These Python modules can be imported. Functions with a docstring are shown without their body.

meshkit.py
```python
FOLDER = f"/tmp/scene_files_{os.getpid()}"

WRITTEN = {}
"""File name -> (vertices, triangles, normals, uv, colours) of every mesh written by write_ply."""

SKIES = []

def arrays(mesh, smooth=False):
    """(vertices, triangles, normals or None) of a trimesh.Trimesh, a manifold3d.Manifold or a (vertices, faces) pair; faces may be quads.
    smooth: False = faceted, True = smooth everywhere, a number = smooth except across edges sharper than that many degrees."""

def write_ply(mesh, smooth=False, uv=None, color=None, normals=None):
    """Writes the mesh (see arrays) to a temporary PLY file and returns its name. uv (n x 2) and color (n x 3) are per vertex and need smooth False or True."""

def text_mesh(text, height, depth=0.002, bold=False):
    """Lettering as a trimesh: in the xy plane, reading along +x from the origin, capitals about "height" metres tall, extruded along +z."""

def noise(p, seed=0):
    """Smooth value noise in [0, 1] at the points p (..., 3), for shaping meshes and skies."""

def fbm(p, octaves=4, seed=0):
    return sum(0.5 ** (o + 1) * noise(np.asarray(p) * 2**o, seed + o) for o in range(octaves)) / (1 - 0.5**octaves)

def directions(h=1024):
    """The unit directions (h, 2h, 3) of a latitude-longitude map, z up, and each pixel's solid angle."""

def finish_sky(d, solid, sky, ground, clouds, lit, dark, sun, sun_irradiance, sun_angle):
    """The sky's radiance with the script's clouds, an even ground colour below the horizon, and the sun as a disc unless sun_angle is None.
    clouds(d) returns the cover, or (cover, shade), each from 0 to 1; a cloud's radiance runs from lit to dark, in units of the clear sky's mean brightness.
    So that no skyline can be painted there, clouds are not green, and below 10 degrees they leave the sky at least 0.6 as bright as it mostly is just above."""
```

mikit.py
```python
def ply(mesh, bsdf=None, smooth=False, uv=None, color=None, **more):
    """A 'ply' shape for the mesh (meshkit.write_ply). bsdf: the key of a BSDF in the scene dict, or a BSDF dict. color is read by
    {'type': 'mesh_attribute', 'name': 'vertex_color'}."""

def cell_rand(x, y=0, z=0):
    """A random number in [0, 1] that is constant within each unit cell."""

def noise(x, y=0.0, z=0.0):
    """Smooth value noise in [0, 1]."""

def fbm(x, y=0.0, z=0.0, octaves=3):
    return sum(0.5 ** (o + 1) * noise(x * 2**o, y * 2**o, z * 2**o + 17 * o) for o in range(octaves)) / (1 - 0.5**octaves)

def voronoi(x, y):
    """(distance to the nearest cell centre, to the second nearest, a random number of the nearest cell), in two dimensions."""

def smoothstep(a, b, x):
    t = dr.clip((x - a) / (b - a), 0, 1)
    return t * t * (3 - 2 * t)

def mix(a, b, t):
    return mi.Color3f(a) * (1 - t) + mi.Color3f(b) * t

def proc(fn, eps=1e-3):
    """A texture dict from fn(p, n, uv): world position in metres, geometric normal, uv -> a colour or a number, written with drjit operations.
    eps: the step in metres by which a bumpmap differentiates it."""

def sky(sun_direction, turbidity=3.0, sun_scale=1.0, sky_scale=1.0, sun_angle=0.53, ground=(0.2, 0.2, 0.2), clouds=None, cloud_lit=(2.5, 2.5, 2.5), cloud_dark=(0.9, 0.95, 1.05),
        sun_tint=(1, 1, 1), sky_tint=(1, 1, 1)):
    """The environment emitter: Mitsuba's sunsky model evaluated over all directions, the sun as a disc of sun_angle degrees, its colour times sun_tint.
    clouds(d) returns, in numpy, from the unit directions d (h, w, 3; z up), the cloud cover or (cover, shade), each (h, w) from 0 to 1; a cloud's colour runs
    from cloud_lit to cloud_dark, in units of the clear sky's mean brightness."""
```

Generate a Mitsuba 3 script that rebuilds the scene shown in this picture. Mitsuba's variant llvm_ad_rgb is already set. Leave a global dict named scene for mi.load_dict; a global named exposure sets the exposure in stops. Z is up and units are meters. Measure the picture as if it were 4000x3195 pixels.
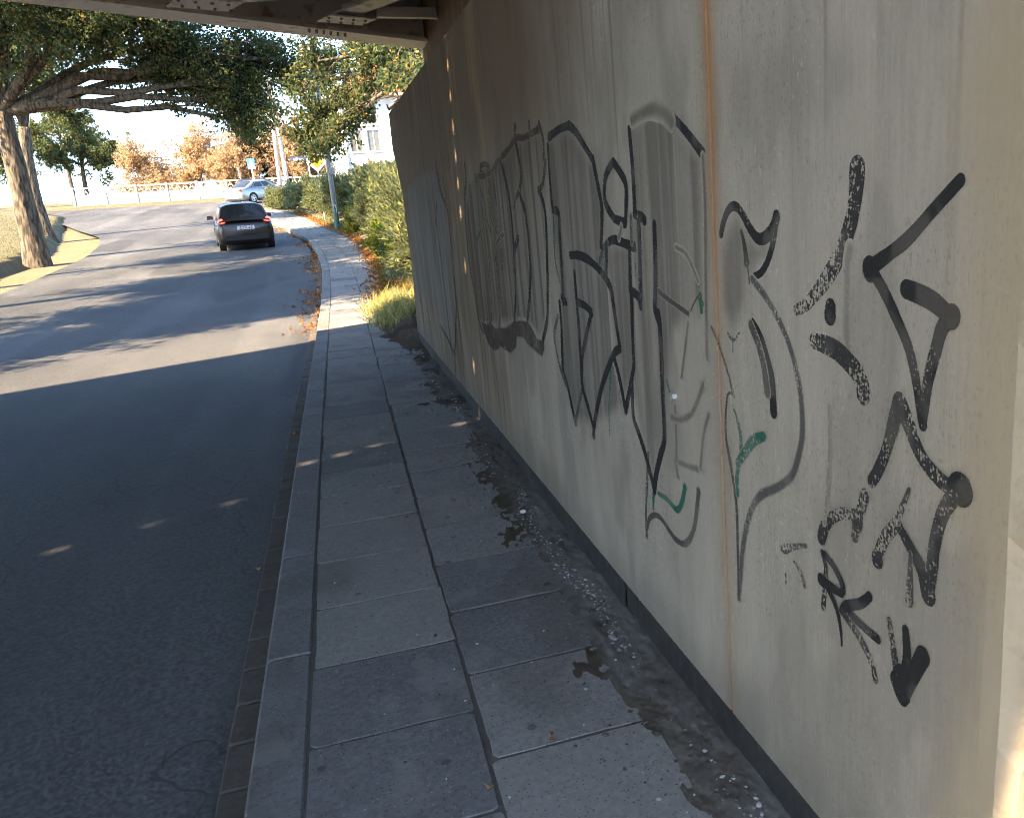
import math, random
import numpy as np, trimesh, drjit as dr, mitsuba as mi, manifold3d as m3
import mikit, meshkit
from mikit import noise, fbm, voronoi, cell_rand, smoothstep, mix, proc
T = mi.ScalarTransform4f
scene, labels = {}, {}

# ---------------- camera, sky, exposure ----------------
CM = np.array([[0.9409307577868449, -0.1407401364923633, 0.3079635092519651],
               [-0.3327226967544035, -0.21560208192697553, 0.9180475746567991],
               [-0.06280856721141992, -0.9662856494064603, -0.24969406808329242]])
c2w = np.eye(4); c2w[:3, 0] = -CM[:, 0]; c2w[:3, 1] = -CM[:, 1]; c2w[:3, 2] = CM[:, 2]; c2w[:3, 3] = [0, 0, 1.5]
scene['camera'] = dict(type='perspective', fov=math.degrees(2 * math.atan(2000 / 3300)), fov_axis='x', near_clip=.05, far_clip=900.0,
                       principal_point_offset_x=-.11025, principal_point_offset_y=-.0008, to_world=T(c2w))
SUN = np.array([-1.15, -.62, 1.0])
scene['sky'] = mikit.sky(SUN, turbidity=3.5, sun_tint=(1, .95, .86))
exposure = 4.6

# ---------------- helpers ----------------
def numbered(key):
    if key not in scene and key not in labels and not any(k.startswith(key + '__') for k in scene): return key
    i = 1
    while f'{key}_{i:03d}' in scene or f'{key}_{i:03d}' in labels or any(k.startswith(f'{key}_{i:03d}__') for k in scene): i += 1
    return f'{key}_{i:03d}'
COUNT = {}
def nxt(key):
    n = COUNT.get(key, 0); COUNT[key] = n + 1
    return key if n == 0 else f'{key}_{n:03d}'
def add(name, mesh, bsdf, parent=None, smooth=False, **kw):
    key = nxt(parent + '__' + name if parent else name)
    scene[key] = mikit.ply(mesh, bsdf, smooth=smooth, **kw)
    return key
def thing(name, label, cat, group=None):
    key = nxt(name)
    labels[key] = {'label': label, 'category': cat}
    if group: labels[key]['group'] = group
    return key
def structure(key): labels[key] = {'kind': 'structure'}
def tm(v, f): return trimesh.Trimesh(np.asarray(v, float), np.asarray(f, int), process=False)
def cat(ms): return trimesh.util.concatenate([m if isinstance(m, trimesh.Trimesh) else tm(*m) for m in ms])
def man(m):
    d = m.to_mesh(); return tm(d.vert_properties[:, :3], d.tri_verts)
def box(x0, x1, y0, y1, z0, z1):
    v = np.array([[x, y, z] for x in (x0, x1) for y in (y0, y1) for z in (z0, z1)], float)
    f = [[0, 1, 3], [0, 3, 2], [4, 6, 7], [4, 7, 5], [0, 4, 5], [0, 5, 1], [2, 3, 7], [2, 7, 6], [0, 2, 6], [0, 6, 4], [1, 5, 7], [1, 7, 3]]
    return tm(v, f)
def cbox(sx, sy, sz, r=.01, rng=None):
    """box about the origin, chamfered edges on top"""
    hx, hy = sx / 2, sy / 2
    ring = lambda ex, ey, z: [[-ex, -ey, z], [ex, -ey, z], [ex, ey, z], [-ex, ey, z]]
    v = np.array(ring(hx, hy, -sz) + ring(hx, hy, -r) + ring(hx - r, hy - r, 0), float)
    f = []
    for k in (0, 4):
        for i in range(4):
            a, b = k + i, k + (i + 1) % 4
            f += [[a, b, b + 4], [a, b + 4, a + 4]]
    f += [[8, 9, 10], [8, 10, 11]]
    return tm(v, f)
def rot(mesh, ang, axis=(0, 0, 1), o=(0, 0, 0)):
    m = mesh.copy(); m.apply_transform(trimesh.transformations.rotation_matrix(ang, axis, o)); return m
def mov(mesh, x, y, z):
    m = mesh.copy(); m.apply_translation([x, y, z]); return m
def tube(pts, rad, sides=6, cap=True):
    p = np.asarray(pts, float); rad = np.broadcast_to(rad, (len(p),))
    t = np.gradient(p, axis=0); t /= np.linalg.norm(t, axis=1, keepdims=True) + 1e-9
    ref = np.where(np.abs(t[:, 2:]) < .9, [0, 0, 1.], [1., 0, 0])
    a = np.cross(t, ref); a /= np.linalg.norm(a, axis=1, keepdims=True) + 1e-9
    b = np.cross(t, a); an = np.arange(sides) * 2 * np.pi / sides
    v = p[:, None] + rad[:, None, None] * (np.cos(an)[None, :, None] * a[:, None] + np.sin(an)[None, :, None] * b[:, None])
    n = len(p); i, j = np.meshgrid(np.arange(n - 1), np.arange(sides), indexing='ij')
    q = np.stack([i * sides + j, (i + 1) * sides + j, (i + 1) * sides + (j + 1) % sides, i * sides + (j + 1) % sides], -1).reshape(-1, 4)
    f = np.vstack([q[:, [0, 1, 2]], q[:, [0, 2, 3]]]); v = v.reshape(-1, 3)
    if cap:
        v = np.vstack([v, p[:1], p[-1:]]); m = len(v)
        c0 = [[m - 2, k, (k + 1) % sides] for k in range(sides)]; o = (n - 1) * sides
        c1 = [[m - 1, o + (k + 1) % sides, o + k] for k in range(sides)]
        f = np.vstack([f, c0, c1])
    return tm(v, f)
def grid(xs, ys, zf):
    X, Y = np.meshgrid(xs, ys, indexing='ij'); Z = zf(X, Y)
    v = np.stack([X, Y, Z], -1).reshape(-1, 3); m = len(ys)
    i, j = np.meshgrid(np.arange(len(xs) - 1), np.arange(m - 1), indexing='ij'); k = i * m + j
    q = np.stack([k, k + m, k + m + 1, k + 1], -1).reshape(-1, 4)
    return tm(v, np.vstack([q[:, [0, 1, 2]], q[:, [0, 2, 3]]]))
def npn(p, s=1.0, o=3, seed=0.0):
    """numpy fbm of points, about 0 to 1"""
    p = np.asarray(p, float)
    return np.asarray(meshkit.fbm(p * s + seed, o))

# ---------------- materials ----------------
def C(*c): return {'type': 'rgb', 'value': list(c)}
def two(b): return {'type': 'twosided', 'b': b}
def diffuse(tex): return two({'type': 'diffuse', 'reflectance': tex})
def rough(tex, a=.5, **k): return two({'type': 'principled', 'base_color': tex, 'roughness': a, **k})
def bump(b, fn, scale, eps=1e-3): return {'type': 'bumpmap', 'tex': proc(fn, eps), 'scale': scale, 'b': b}

def wall_colour(p, n=None, uv=None):
    y, z = p.y, p.z
    c = mix((.355, .315, .257), (.277, .246, .2), fbm(y * 2.3, z * 1.1, 4, octaves=4))
    c *= .88 + .24 * fbm(y * 13, z * 1.9, 1, octaves=4)                      # board marks and run-off
    c *= .95 + .10 * noise(y * 190, z * 9, 7)
    c *= .95 + .1 * noise(y * 260, z * 150, 17)
    pits = smoothstep(.74, .86, noise(y * 330, z * 130, 3)) * smoothstep(.4, .66, fbm(y * 4, z * 3, 31))
    c = mix(c, (.1, .086, .07), pits * .28)
    chips = smoothstep(.86, .94, noise(y * 230, z * 80, 13))
    c = mix(c, (.45, .44, .41), chips * smoothstep(.5, .65, fbm(y * 5, z * 4, 77)) * .6)
    smear = smoothstep(.52, .74, fbm(y * 5 + 9, z * 2.4, 90, octaves=4))
    c = mix(c, (.165, .148, .124), smear * .42)
    # soot and seepage stains under the bearing shelf, toward the far end
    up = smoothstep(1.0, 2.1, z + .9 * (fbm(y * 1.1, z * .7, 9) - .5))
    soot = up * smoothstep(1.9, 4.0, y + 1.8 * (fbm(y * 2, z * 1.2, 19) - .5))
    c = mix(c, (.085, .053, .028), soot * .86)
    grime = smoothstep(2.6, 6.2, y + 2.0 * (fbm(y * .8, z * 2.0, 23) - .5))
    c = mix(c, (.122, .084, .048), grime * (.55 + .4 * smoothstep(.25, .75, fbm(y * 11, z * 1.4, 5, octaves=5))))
    ochre = smoothstep(.58, .8, fbm(y * 5, z * .7, 41, octaves=4)) * smoothstep(3.2, 5.2, y)
    c = mix(c, (.25, .165, .08), ochre * .6)
    streak = smoothstep(.62, .85, noise(y * 31, z * 1.3, 29)) * smoothstep(.4, .65, fbm(y * 2.2, z * 1.6, 37)) * smoothstep(3.5, 5.5, y)
    c = mix(c, (.05, .042, .033), streak * .55)
    drip = smoothstep(.66, .82, fbm(y * 34, z * .5, 51)) * (1 - smoothstep(.2, 1.6, 2.4 - z))
    c = mix(c, (.11, .083, .058), drip * .5)
    # rust running down the expansion joint
    d = dr.abs(y - 1.826 + .012 * (noise(z * 3, 2) - .5))
    rust = dr.exp(-dr.square(d / (.017 + .013 * noise(z * 2.2, 5)))) * (.4 + .6 * smoothstep(.9, 1.75, z))
    halo = dr.exp(-dr.square(d / .055)) * (.15 + .4 * smoothstep(.2, 1.3, noise(z * 2.5, 8) + z * .35))
    c = mix(c, (.25, .15, .07), halo * .6)
    c = mix(c, (.36, .155, .045), rust * .76 * (.6 + .4 * noise(y * 220, z * 5)))
    # warm wear beside the near corner, grime just over the plinth
    c = mix(c, (.34, .26, .16), .6 * (1 - smoothstep(.88, 1.04, y + .12 * (fbm(z * 2.5, 3) - .5))))
    c = mix(c, (.15, .135, .115), .5 * (1 - smoothstep(.13, .34, z + .12 * (fbm(y * 5, 2) - .5))))
    return c
def wall_relief(p, n, uv):
    return .55 * fbm(p.y * 45, p.z * 5, 3, octaves=3) + .45 * fbm(p.y * 60, p.z * 60, p.x * 60, octaves=2) - .5 * smoothstep(.74, .86, noise(p.y * 330, p.z * 130, 3))
scene['concrete_wall'] = bump(rough(proc(wall_colour), .85, specular=.25), wall_relief, .0011, 2e-3)
def corner_colour(p, n, uv):
    c = mix((.36, .31, .23), (.28, .235, .17), fbm(p.x * 4 + p.y * 3, p.z * 2, 5, octaves=4))
    return mix(c, (.2, .16, .11), .5 * smoothstep(.6, .75, fbm(p.x * 40 + p.y * 30, p.z * 14, 2)))
scene['corner_concrete'] = rough(proc(corner_colour), .85, specular=.25)
def plinth_colour(p, n, uv):
    return mix((.026, .026, .028), (.046, .044, .042), fbm(p.y * 6, p.z * 12, 2, octaves=4)) * (.8 + .4 * fbm(p.y * 50, p.z * 30, 3))
scene['bitumen_plinth'] = bump(rough(proc(plinth_colour), .6, specular=.4), lambda p, n, uv: fbm(p.y * 30, p.z * 30, p.x * 30), .003)
def dark_stain(p, n, uv):
    c = mix((.07, .05, .034), (.115, .075, .045), fbm(p.y * 3, p.z * .8, 1, octaves=4))
    return mix(c, (.21, .105, .04), smoothstep(.55, .75, fbm(p.y * 7, p.z * .5, 5)) * .6)
scene['sooty_concrete'] = rough(proc(dark_stain), .9)
def steel_paint(p, n, uv):
    c = mix((.64, .61, .56), (.5, .475, .43), fbm(p.x * 3, p.y * 3, p.z * 3, octaves=4))
    c = mix(c, (.24, .15, .085), .6 * smoothstep(.6, .78, fbm(p.x * 9 + 4, p.y * 9, p.z * 9)))
    return c
scene['painted_steel'] = rough(proc(steel_paint), .5)
scene['dark_steel'] = rough(proc(lambda p, n, uv: mix((.026, .024, .022), (.055, .045, .036), fbm(p.x * 5, p.y * 5, p.z * 5))), .7)
scene['bolt_steel'] = rough(C(.17, .16, .15), .5)
scene['bright_steel'] = two({'type': 'roughconductor', 'alpha': .3})

def slab_fn(a, b, k):
    def f(p, n, uv):
        c = mix(a, b, fbm(p.x * 5, p.y * 5, k, octaves=4))
        c *= .72 + .56 * fbm(p.x * 75, p.y * 75, k, octaves=4)
        v = voronoi(p.x * 62 + k, p.y * 62)
        c = mix(c, (.035, .034, .032), .6 * (1 - smoothstep(.12, .2, v[0])) * smoothstep(.62, .7, v[2]))
        c = mix(c, (.36, .36, .35), .45 * (1 - smoothstep(.1, .2, v[0])) * (1 - smoothstep(.06, .1, v[2])))
        c = mix(c, (.075, .066, .056), .4 * smoothstep(.5, .7, fbm(p.x * 2.4 + k, p.y * 1.7, 11, octaves=4)))
        g = voronoi(p.x * 4.3 + 7, p.y * 4.3)
        c = mix(c, (.05, .048, .047), .6 * (1 - smoothstep(.05, .085, g[0] + .03 * noise(p.x * 60, p.y * 60))) * smoothstep(.7, .72, g[2]))
        c = mix(c, (.21, .2, .185), .35 * smoothstep(.6, .8, fbm(p.x * 9, p.y * 9, k + 40, octaves=4)))
        return c
    return f
def slab_relief(p, n, uv):
    v = voronoi(p.x * 62, p.y * 62)
    return .6 * fbm(p.x * 80, p.y * 80, 1) + .4 * smoothstep(.05, .3, v[0])
SLABS = []
for k, (a, b) in enumerate([((.195, .187, .178), (.155, .149, .144)), ((.185, .178, .171), (.146, .141, .137)), ((.213, .202, .189), (.167, .159, .15)), ((.138, .135, .136), (.106, .104, .106))]):
    scene[f'slab_concrete_{k}'] = bump(rough(proc(slab_fn(a, b, 3.7 * k)), .75, specular=.35), slab_relief, .0025, 1.5e-3); SLABS.append(f'slab_concrete_{k}')
scene['kerb_concrete'] = bump(rough(proc(slab_fn((.142, .141, .141), (.115, .114, .115), 20.)), .7, specular=.35), lambda p, n, uv: fbm(p.x * 70, p.y * 70, p.z * 70), .0012)
scene['gutter_clay'] = rough(proc(lambda p, n, uv: mix((.088, .072, .058), (.058, .048, .039), fbm(p.x * 9, p.y * 9, 2, octaves=4)) * (.75 + .5 * fbm(p.x * 60, p.y * 60, 2))), .85)
def asphalt(p, n, uv):
    c = mix((.066, .066, .067), (.043, .044, .046), smoothstep(.3, .7, fbm(p.x * .7, p.y * .35, 1, octaves=5))) * (.72 + .56 * noise(p.x * 85, p.y * 85))
    c = mix(c, (.15, .15, .15), .3 * smoothstep(.85, .95, noise(p.x * 190, p.y * 190, 4)))
    wheel = smoothstep(.5, .8, .5 + .5 * dr.cos((p.x + .9) * 3.6)) * fbm(p.x * 2, p.y * .15, 9)
    c *= 1 + .35 * wheel
    c = mix(c, (.03, .03, .031), .6 * smoothstep(.62, .7, fbm(p.x * .55 + 3, p.y * .2, 33)))
    v = voronoi(p.x * .8 + .35 * fbm(p.x * 3, p.y * 3, 2), p.y * .32 + .3 * fbm(p.x * 3, p.y * 3, 6))
    c = mix(c, (.022, .022, .022), .45 * (1 - smoothstep(.004, .011, v[1] - v[0])) * smoothstep(.45, .6, fbm(p.x * .3, p.y * .12, 51)))
    return c
scene['asphalt'] = bump(rough(proc(asphalt), .72, specular=.4), lambda p, n, uv: noise(p.x * 90, p.y * 90), .004, 2e-3)
def soil_fn(p, n, uv):
    c = mix((.082, .07, .058), (.12, .108, .094), fbm(p.x * 6, p.y * 6, 3, octaves=4)) * (.65 + .7 * fbm(p.x * 55, p.y * 55, 5, octaves=3))
    c = mix(c, (.14, .135, .13), .7 * smoothstep(.4, .6, fbm(p.x * 5 + 8, p.y * 1.7, 18, octaves=4)))
    c = mix(c, (.052, .040, .029), .8 * (1 - smoothstep(.64, .75, p.x + .1 * (fbm(p.x * 9, p.y * 9, 71) - .5))))
    c = mix(c, (.075, .056, .038), .85 * smoothstep(7.6, 9.2, p.y + 2. * (fbm(p.x * 5, p.y * 3, 47) - .5)))
    return mix(c, (.04, .031, .023), .7 * smoothstep(.55, .68, fbm(p.x * 4 + 3, p.y * 2.6, 8, octaves=4)))
scene['soil_grit'] = bump(rough(proc(soil_fn), 1., specular=.05), lambda p, n, uv: fbm(p.x * 60, p.y * 60, 4), .006, 2e-3)
scene['joint_sand'] = rough(proc(lambda p, n, uv: mix((.055, .049, .042), (.088, .08, .07), fbm(p.x * 20, p.y * 20, 3))), .95)
scene['earth'] = rough(proc(lambda p, n, uv: mix(mix((.11, .085, .055), (.07, .075, .035), fbm(p.x * .8, p.y * .8, 1)), (.16, .1, .05), .5 * smoothstep(.55, .7, fbm(p.x * 6, p.y * 6, 2)))), .95)
VC = {'type': 'mesh_attribute', 'name': 'vertex_color'}
scene['leaf'] = {'type': 'principledthin', 'base_color': VC, 'roughness': .55, 'diff_trans': 1.1, 'eta': 1.35}
scene['dry_leaf'] = {'type': 'principledthin', 'base_color': VC, 'roughness': .8, 'diff_trans': .6, 'eta': 1.3}
scene['vertex_tinted'] = rough(VC, .8)
scene['bark'] = bump(rough(proc(lambda p, n, uv: mix((.035, .028, .02), (.15, .12, .09), smoothstep(.3, .7, fbm(p.x * 22, p.y * 22, p.z * 4, octaves=4)))), .9), lambda p, n, uv: fbm(p.x * 20, p.y * 20, p.z * 4), .03)
def pole_fn(p, n, uv):
    c = mix((.34, .335, .32), (.22, .215, .2), fbm(p.x * 14, p.y * 14, p.z * 2.2, octaves=4))
    return mix(c, (.62, .62, .6), .7 * smoothstep(.6, .72, fbm(p.x * 9 + 3, p.y * 9, p.z * 2.9)))
scene['pole_concrete'] = rough(proc(pole_fn), .85)
scene['pole_green'] = rough(proc(lambda p, n, uv: mix((.06, .17, .12), (.14, .2, .17), fbm(p.x * 9, p.y * 9, p.z * 5))), .6)
scene['galvanised'] = rough(C(.5, .51, .53), .4, metallic=.6)
scene['dark_metal'] = rough(C(.05, .045, .04), .5)
scene['white_paint'] = rough(C(.78, .78, .77), .5)
scene['blue_paint'] = rough(C(.06, .22, .5), .45)
scene['navy_paint'] = rough(C(.05, .06, .13), .45)
scene['yellow_paint'] = rough(C(.8, .42, .03), .45)
scene['grey_plastic'] = rough(C(.34, .34, .33), .6)
scene['render_white'] = rough(proc(lambda p, n, uv: mix((.76, .76, .74), (.68, .68, .66), fbm(p.x * .9, p.y * .9, p.z * .7, octaves=4))), .9)
scene['roof_tile'] = rough(proc(lambda p, n, uv: mix((.34, .10, .065), (.25, .08, .055), fbm(p.x * 5, p.y * 5, p.z * 5))), .8)
scene['window_glass'] = rough(C(.12, .12, .115), .06, specular=.6)
scene['window_frame'] = rough(C(.55, .55, .53), .5)
scene['fence_concrete'] = rough(proc(lambda p, n, uv: mix((.46, .42, .36), (.36, .33, .28), fbm(p.x * 3, p.y * 3, p.z * 3, octaves=4))), .9)
# cars
scene['car_dark'] = rough(C(.016, .010, .008), .28, clearcoat=1., clearcoat_gloss=.92)
scene['car_silver'] = rough(C(.36, .36, .355), .32, metallic=.7, clearcoat=1., clearcoat_gloss=.92)
scene['car_blue_black'] = rough(C(.02, .024, .035), .28, clearcoat=1.)
scene['car_glass'] = rough(C(.02, .021, .022), .05, specular=.7)
scene['rubber'] = rough(C(.02, .02, .02), .8)
scene['alloy'] = rough(C(.5, .5, .5), .3, metallic=.8)
scene['red_lens'] = two({'type': 'roughplastic', 'diffuse_reflectance': C(.55, .03, .02), 'alpha': .1})
scene['plate_white'] = rough(C(.6, .6, .58), .5)
scene['plate_ink'] = rough(C(.04, .04, .04), .5)
# spray paint: one material for all of it. u is 1 on a stroke's axis and 0 at its rim, v tells the kind of paint.
#        colour, wear, rim softness (from, to), strength
PAINTS = {'black': ((.019, .019, .019), .06, -.06, -.01, 1.), 'worn': ((.022, .022, .022), .33, -.06, -.01, .97), 'flake': ((.026, .026, .026), .50, .0, .3, .9),
          'dark': ((.026, .025, .024), .2, .0, .3, .86), 'grey': ((.036, .036, .038), .2, .0, .6, .85), 'fade': ((.08, .076, .072), .30, .0, 1., .5),
          'brown': ((.034, .024, .016), .12, .0, .4, .92), 'green': ((.010, .09, .058), .2, .0, .25, .95), 'dkgreen': ((.016, .042, .022), .2, .0, .35, .85), 'smudge': ((.05, .041, .033), .05, .0, .9, .66),
          'fill': ((.062, .053, .046), -1., .0, 1., .66), 'fill_dark': ((.046, .035, .026), -1., .0, 1., .72), 'fill_blue': ((.115, .13, .13), -1., .0, 1., .5)}
PAINT_ID = {k: (i + .5) / 16 for i, k in enumerate(PAINTS)}
def sprayed(p, n, uv):
    kind = dr.floor(uv.y * 16)
    col, wear, e0, e1, a = mi.Color3f(0), mi.Float(0), mi.Float(0), mi.Float(1), mi.Float(1)
    for i, (c_, w_, x0, x1, s_) in enumerate(PAINTS.values()):
        on = dr.abs(kind - i) < .5
        col, wear, e0, e1, a = dr.select(on, mi.Color3f(*c_), col), dr.select(on, w_, wear), dr.select(on, x0, e0), dr.select(on, x1, e1), dr.select(on, s_, a)
    t = dr.clip((uv.x - e0) / (e1 - e0), 0, 1); o = t * t * (3 - 2 * t)
    w = .55 * noise(p.y * 420, p.z * 150, 3) + .45 * noise(p.y * 200, p.z * 330, 8) + .8 * (fbm(p.y * 12, p.z * 9, 61) - .5)
    o *= dr.select(wear > 0, smoothstep(wear - .13, wear + .13, w), .4 + .75 * smoothstep(.25, .75, fbm(p.y * 24, p.z * .8, 71)) * (.5 + fbm(p.y * 3, p.z * 3, 81)))
    o *= dr.select(wear > 0, 0.84 + .24 * smoothstep(.3, .62, fbm(p.y * 16, p.z * 13, 91)), 1.)
    o = dr.minimum(o, 1.)
    return wall_colour(p) * (1 - o * a) + col * (o * a)
scene['spray_paint'] = bump(rough(proc(sprayed), .82, specular=.27), wall_relief, .0011, 2e-3)

# ---------------- ground, road, pavement ----------------
from scipy.interpolate import PchipInterpolator
PZ = PchipInterpolator([-200, -60, -30, -4, 9, 14, 20, 27, 33, 45, 60, 80, 120, 400], [1.2, .9, .4, 0, 0, .06, .25, .52, .74, 1.45, 2.42, 3.2, 4.2, 4.5])
XK = PchipInterpolator([-60, 0, 2, 8, 11, 16, 20, 24, 27, 31.3, 33.6, 36.4, 39.4, 42, 45, 48, 51, 54], [-.9, -.43, -.405, -.31, -.25, -.15, -.115, -.18, -.29, -.57, -.86, -1.2, -1.8, -2.3, -2.95, -3.5, -4.1, -4.7])   # road edge of the kerb
XS = PchipInterpolator([-60, 0, 9, 12, 16, 20, 27, 31, 34, 37, 41, 46, 50, 52, 54], [.87, .87, .87, .8, .85, 1.0, 1.0, .85, .55, .1, -.35, -1.1, -1.9, -2.4, -2.7])                                           # foot of the bank
ROAD_DROP, ROADW = .12, 6.6
def road_z(y): return PZ(y) - ROAD_DROP
def strip(y0, y1, n, left, right, m, z):
    ys = np.linspace(y0, y1, n); t = np.linspace(0, 1, m)
    Y, Tt = np.meshgrid(ys, t, indexing='ij'); X = left(Y) + (right(Y) - left(Y)) * Tt; Z = z(X, Y)
    i, j = np.meshgrid(np.arange(n - 1), np.arange(m - 1), indexing='ij'); k = i * m + j
    q = np.stack([k, k + 1, k + m + 1, k + m], -1).reshape(-1, 4)
    return tm(np.stack([X, Y, Z], -1).reshape(-1, 3), np.vstack([q[:, [0, 1, 2]], q[:, [0, 2, 3]]]))
road = cat([strip(-60, 54, 230, lambda y: XK(y) - ROADW - np.clip((y - 40) / 6, 0, 3), lambda y: XK(y) - .11, 8, lambda x, y: road_z(y)),
            strip(54, 66, 40, lambda y: y * 0 - 60, lambda y: y * 0 + 60, 60, lambda x, y: road_z(y))])
scene['road'] = mikit.ply(road, 'asphalt', smooth=True); structure('road')
def bank(x, y):
    r = np.clip(x - XS(np.clip(y, -60, 54)), 0, 60); l = np.clip((XK(np.clip(y, -60, 54)) - ROADW - 1.7) - x, 0, 60)
    open_ = (y < 54)
    h = np.where(open_, .26 * np.minimum(r, 7) ** .8 + .22 * np.minimum(l, 8), 0)
    low = np.where(open_, np.where((r <= 0) & (l <= 0), -.3, 0.), np.where(y < 67, -.3, 0))
    return PZ(y) + .012 + h + low
gx = np.unique(np.concatenate([np.linspace(-260, -14, 30), np.linspace(-14, 8, 111), np.linspace(8, 260, 34)]))
gy = np.unique(np.concatenate([np.linspace(-100, 8, 40), np.linspace(8, 72, 150), np.linspace(72, 420, 40)]))
gm = grid(gx, gy, bank)
gm.vertices[:, 2] += .05 * (npn(gm.vertices * [1, 1, 0], 1.3) - .5) * (bank(gm.vertices[:, 0], gm.vertices[:, 1]) > PZ(gm.vertices[:, 1]) + .05)
scene['ground'] = mikit.ply(gm, 'earth', smooth=True); structure('ground')

PV = 'pavement'; structure(PV)
scene[PV] = mikit.ply(strip(-30, 54, 280, lambda y: XK(y) + .02, lambda y: XS(y) + .04, 4, lambda x, y: PZ(y) - .001), 'joint_sand', smooth=True)
rng = np.random.default_rng(7)
def worn_slab(sx, sy, t):
    """a slab whose edges are a little ragged and whose corners are knocked off"""
    hx, hy = sx / 2, sy / 2; P = []
    for k, (cx, cy) in enumerate([(-hx, -hy), (hx, -hy), (hx, hy), (-hx, hy)]):
        nx, ny = [(-hx, -hy), (hx, -hy), (hx, hy), (-hx, hy)][(k + 1) % 4]; d = np.array([nx - cx, ny - cy]); n = np.array([d[1], -d[0]]) / np.linalg.norm(d)
        c = min(.04, .005 + rng.exponential(.007)); L = np.linalg.norm(d); u = d / L
        for s in (c, .12, .22, .33, L - .09, L - max(.005, .02 * rng.random())):
            P.append(np.array([cx, cy]) + u * s - n * abs(rng.normal(0, .0022)))
    P = np.array(P); m = len(P); ctr = np.array([[0, 0]])
    v = np.vstack([np.c_[P, np.full(m, -t)], np.c_[P, np.full(m, -.0015)], np.c_[P * (1 - .004), np.zeros(m)], [[0, 0, 0]]])
    f = []
    for i in range(m):
        j = (i + 1) % m
        for a in (0, m): f += [[a + i, a + j, a + m + j], [a + i, a + m + j, a + m + i]]
        f.append([2 * m + i, 2 * m + j, 3 * m])
    return tm(v, f)
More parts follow.
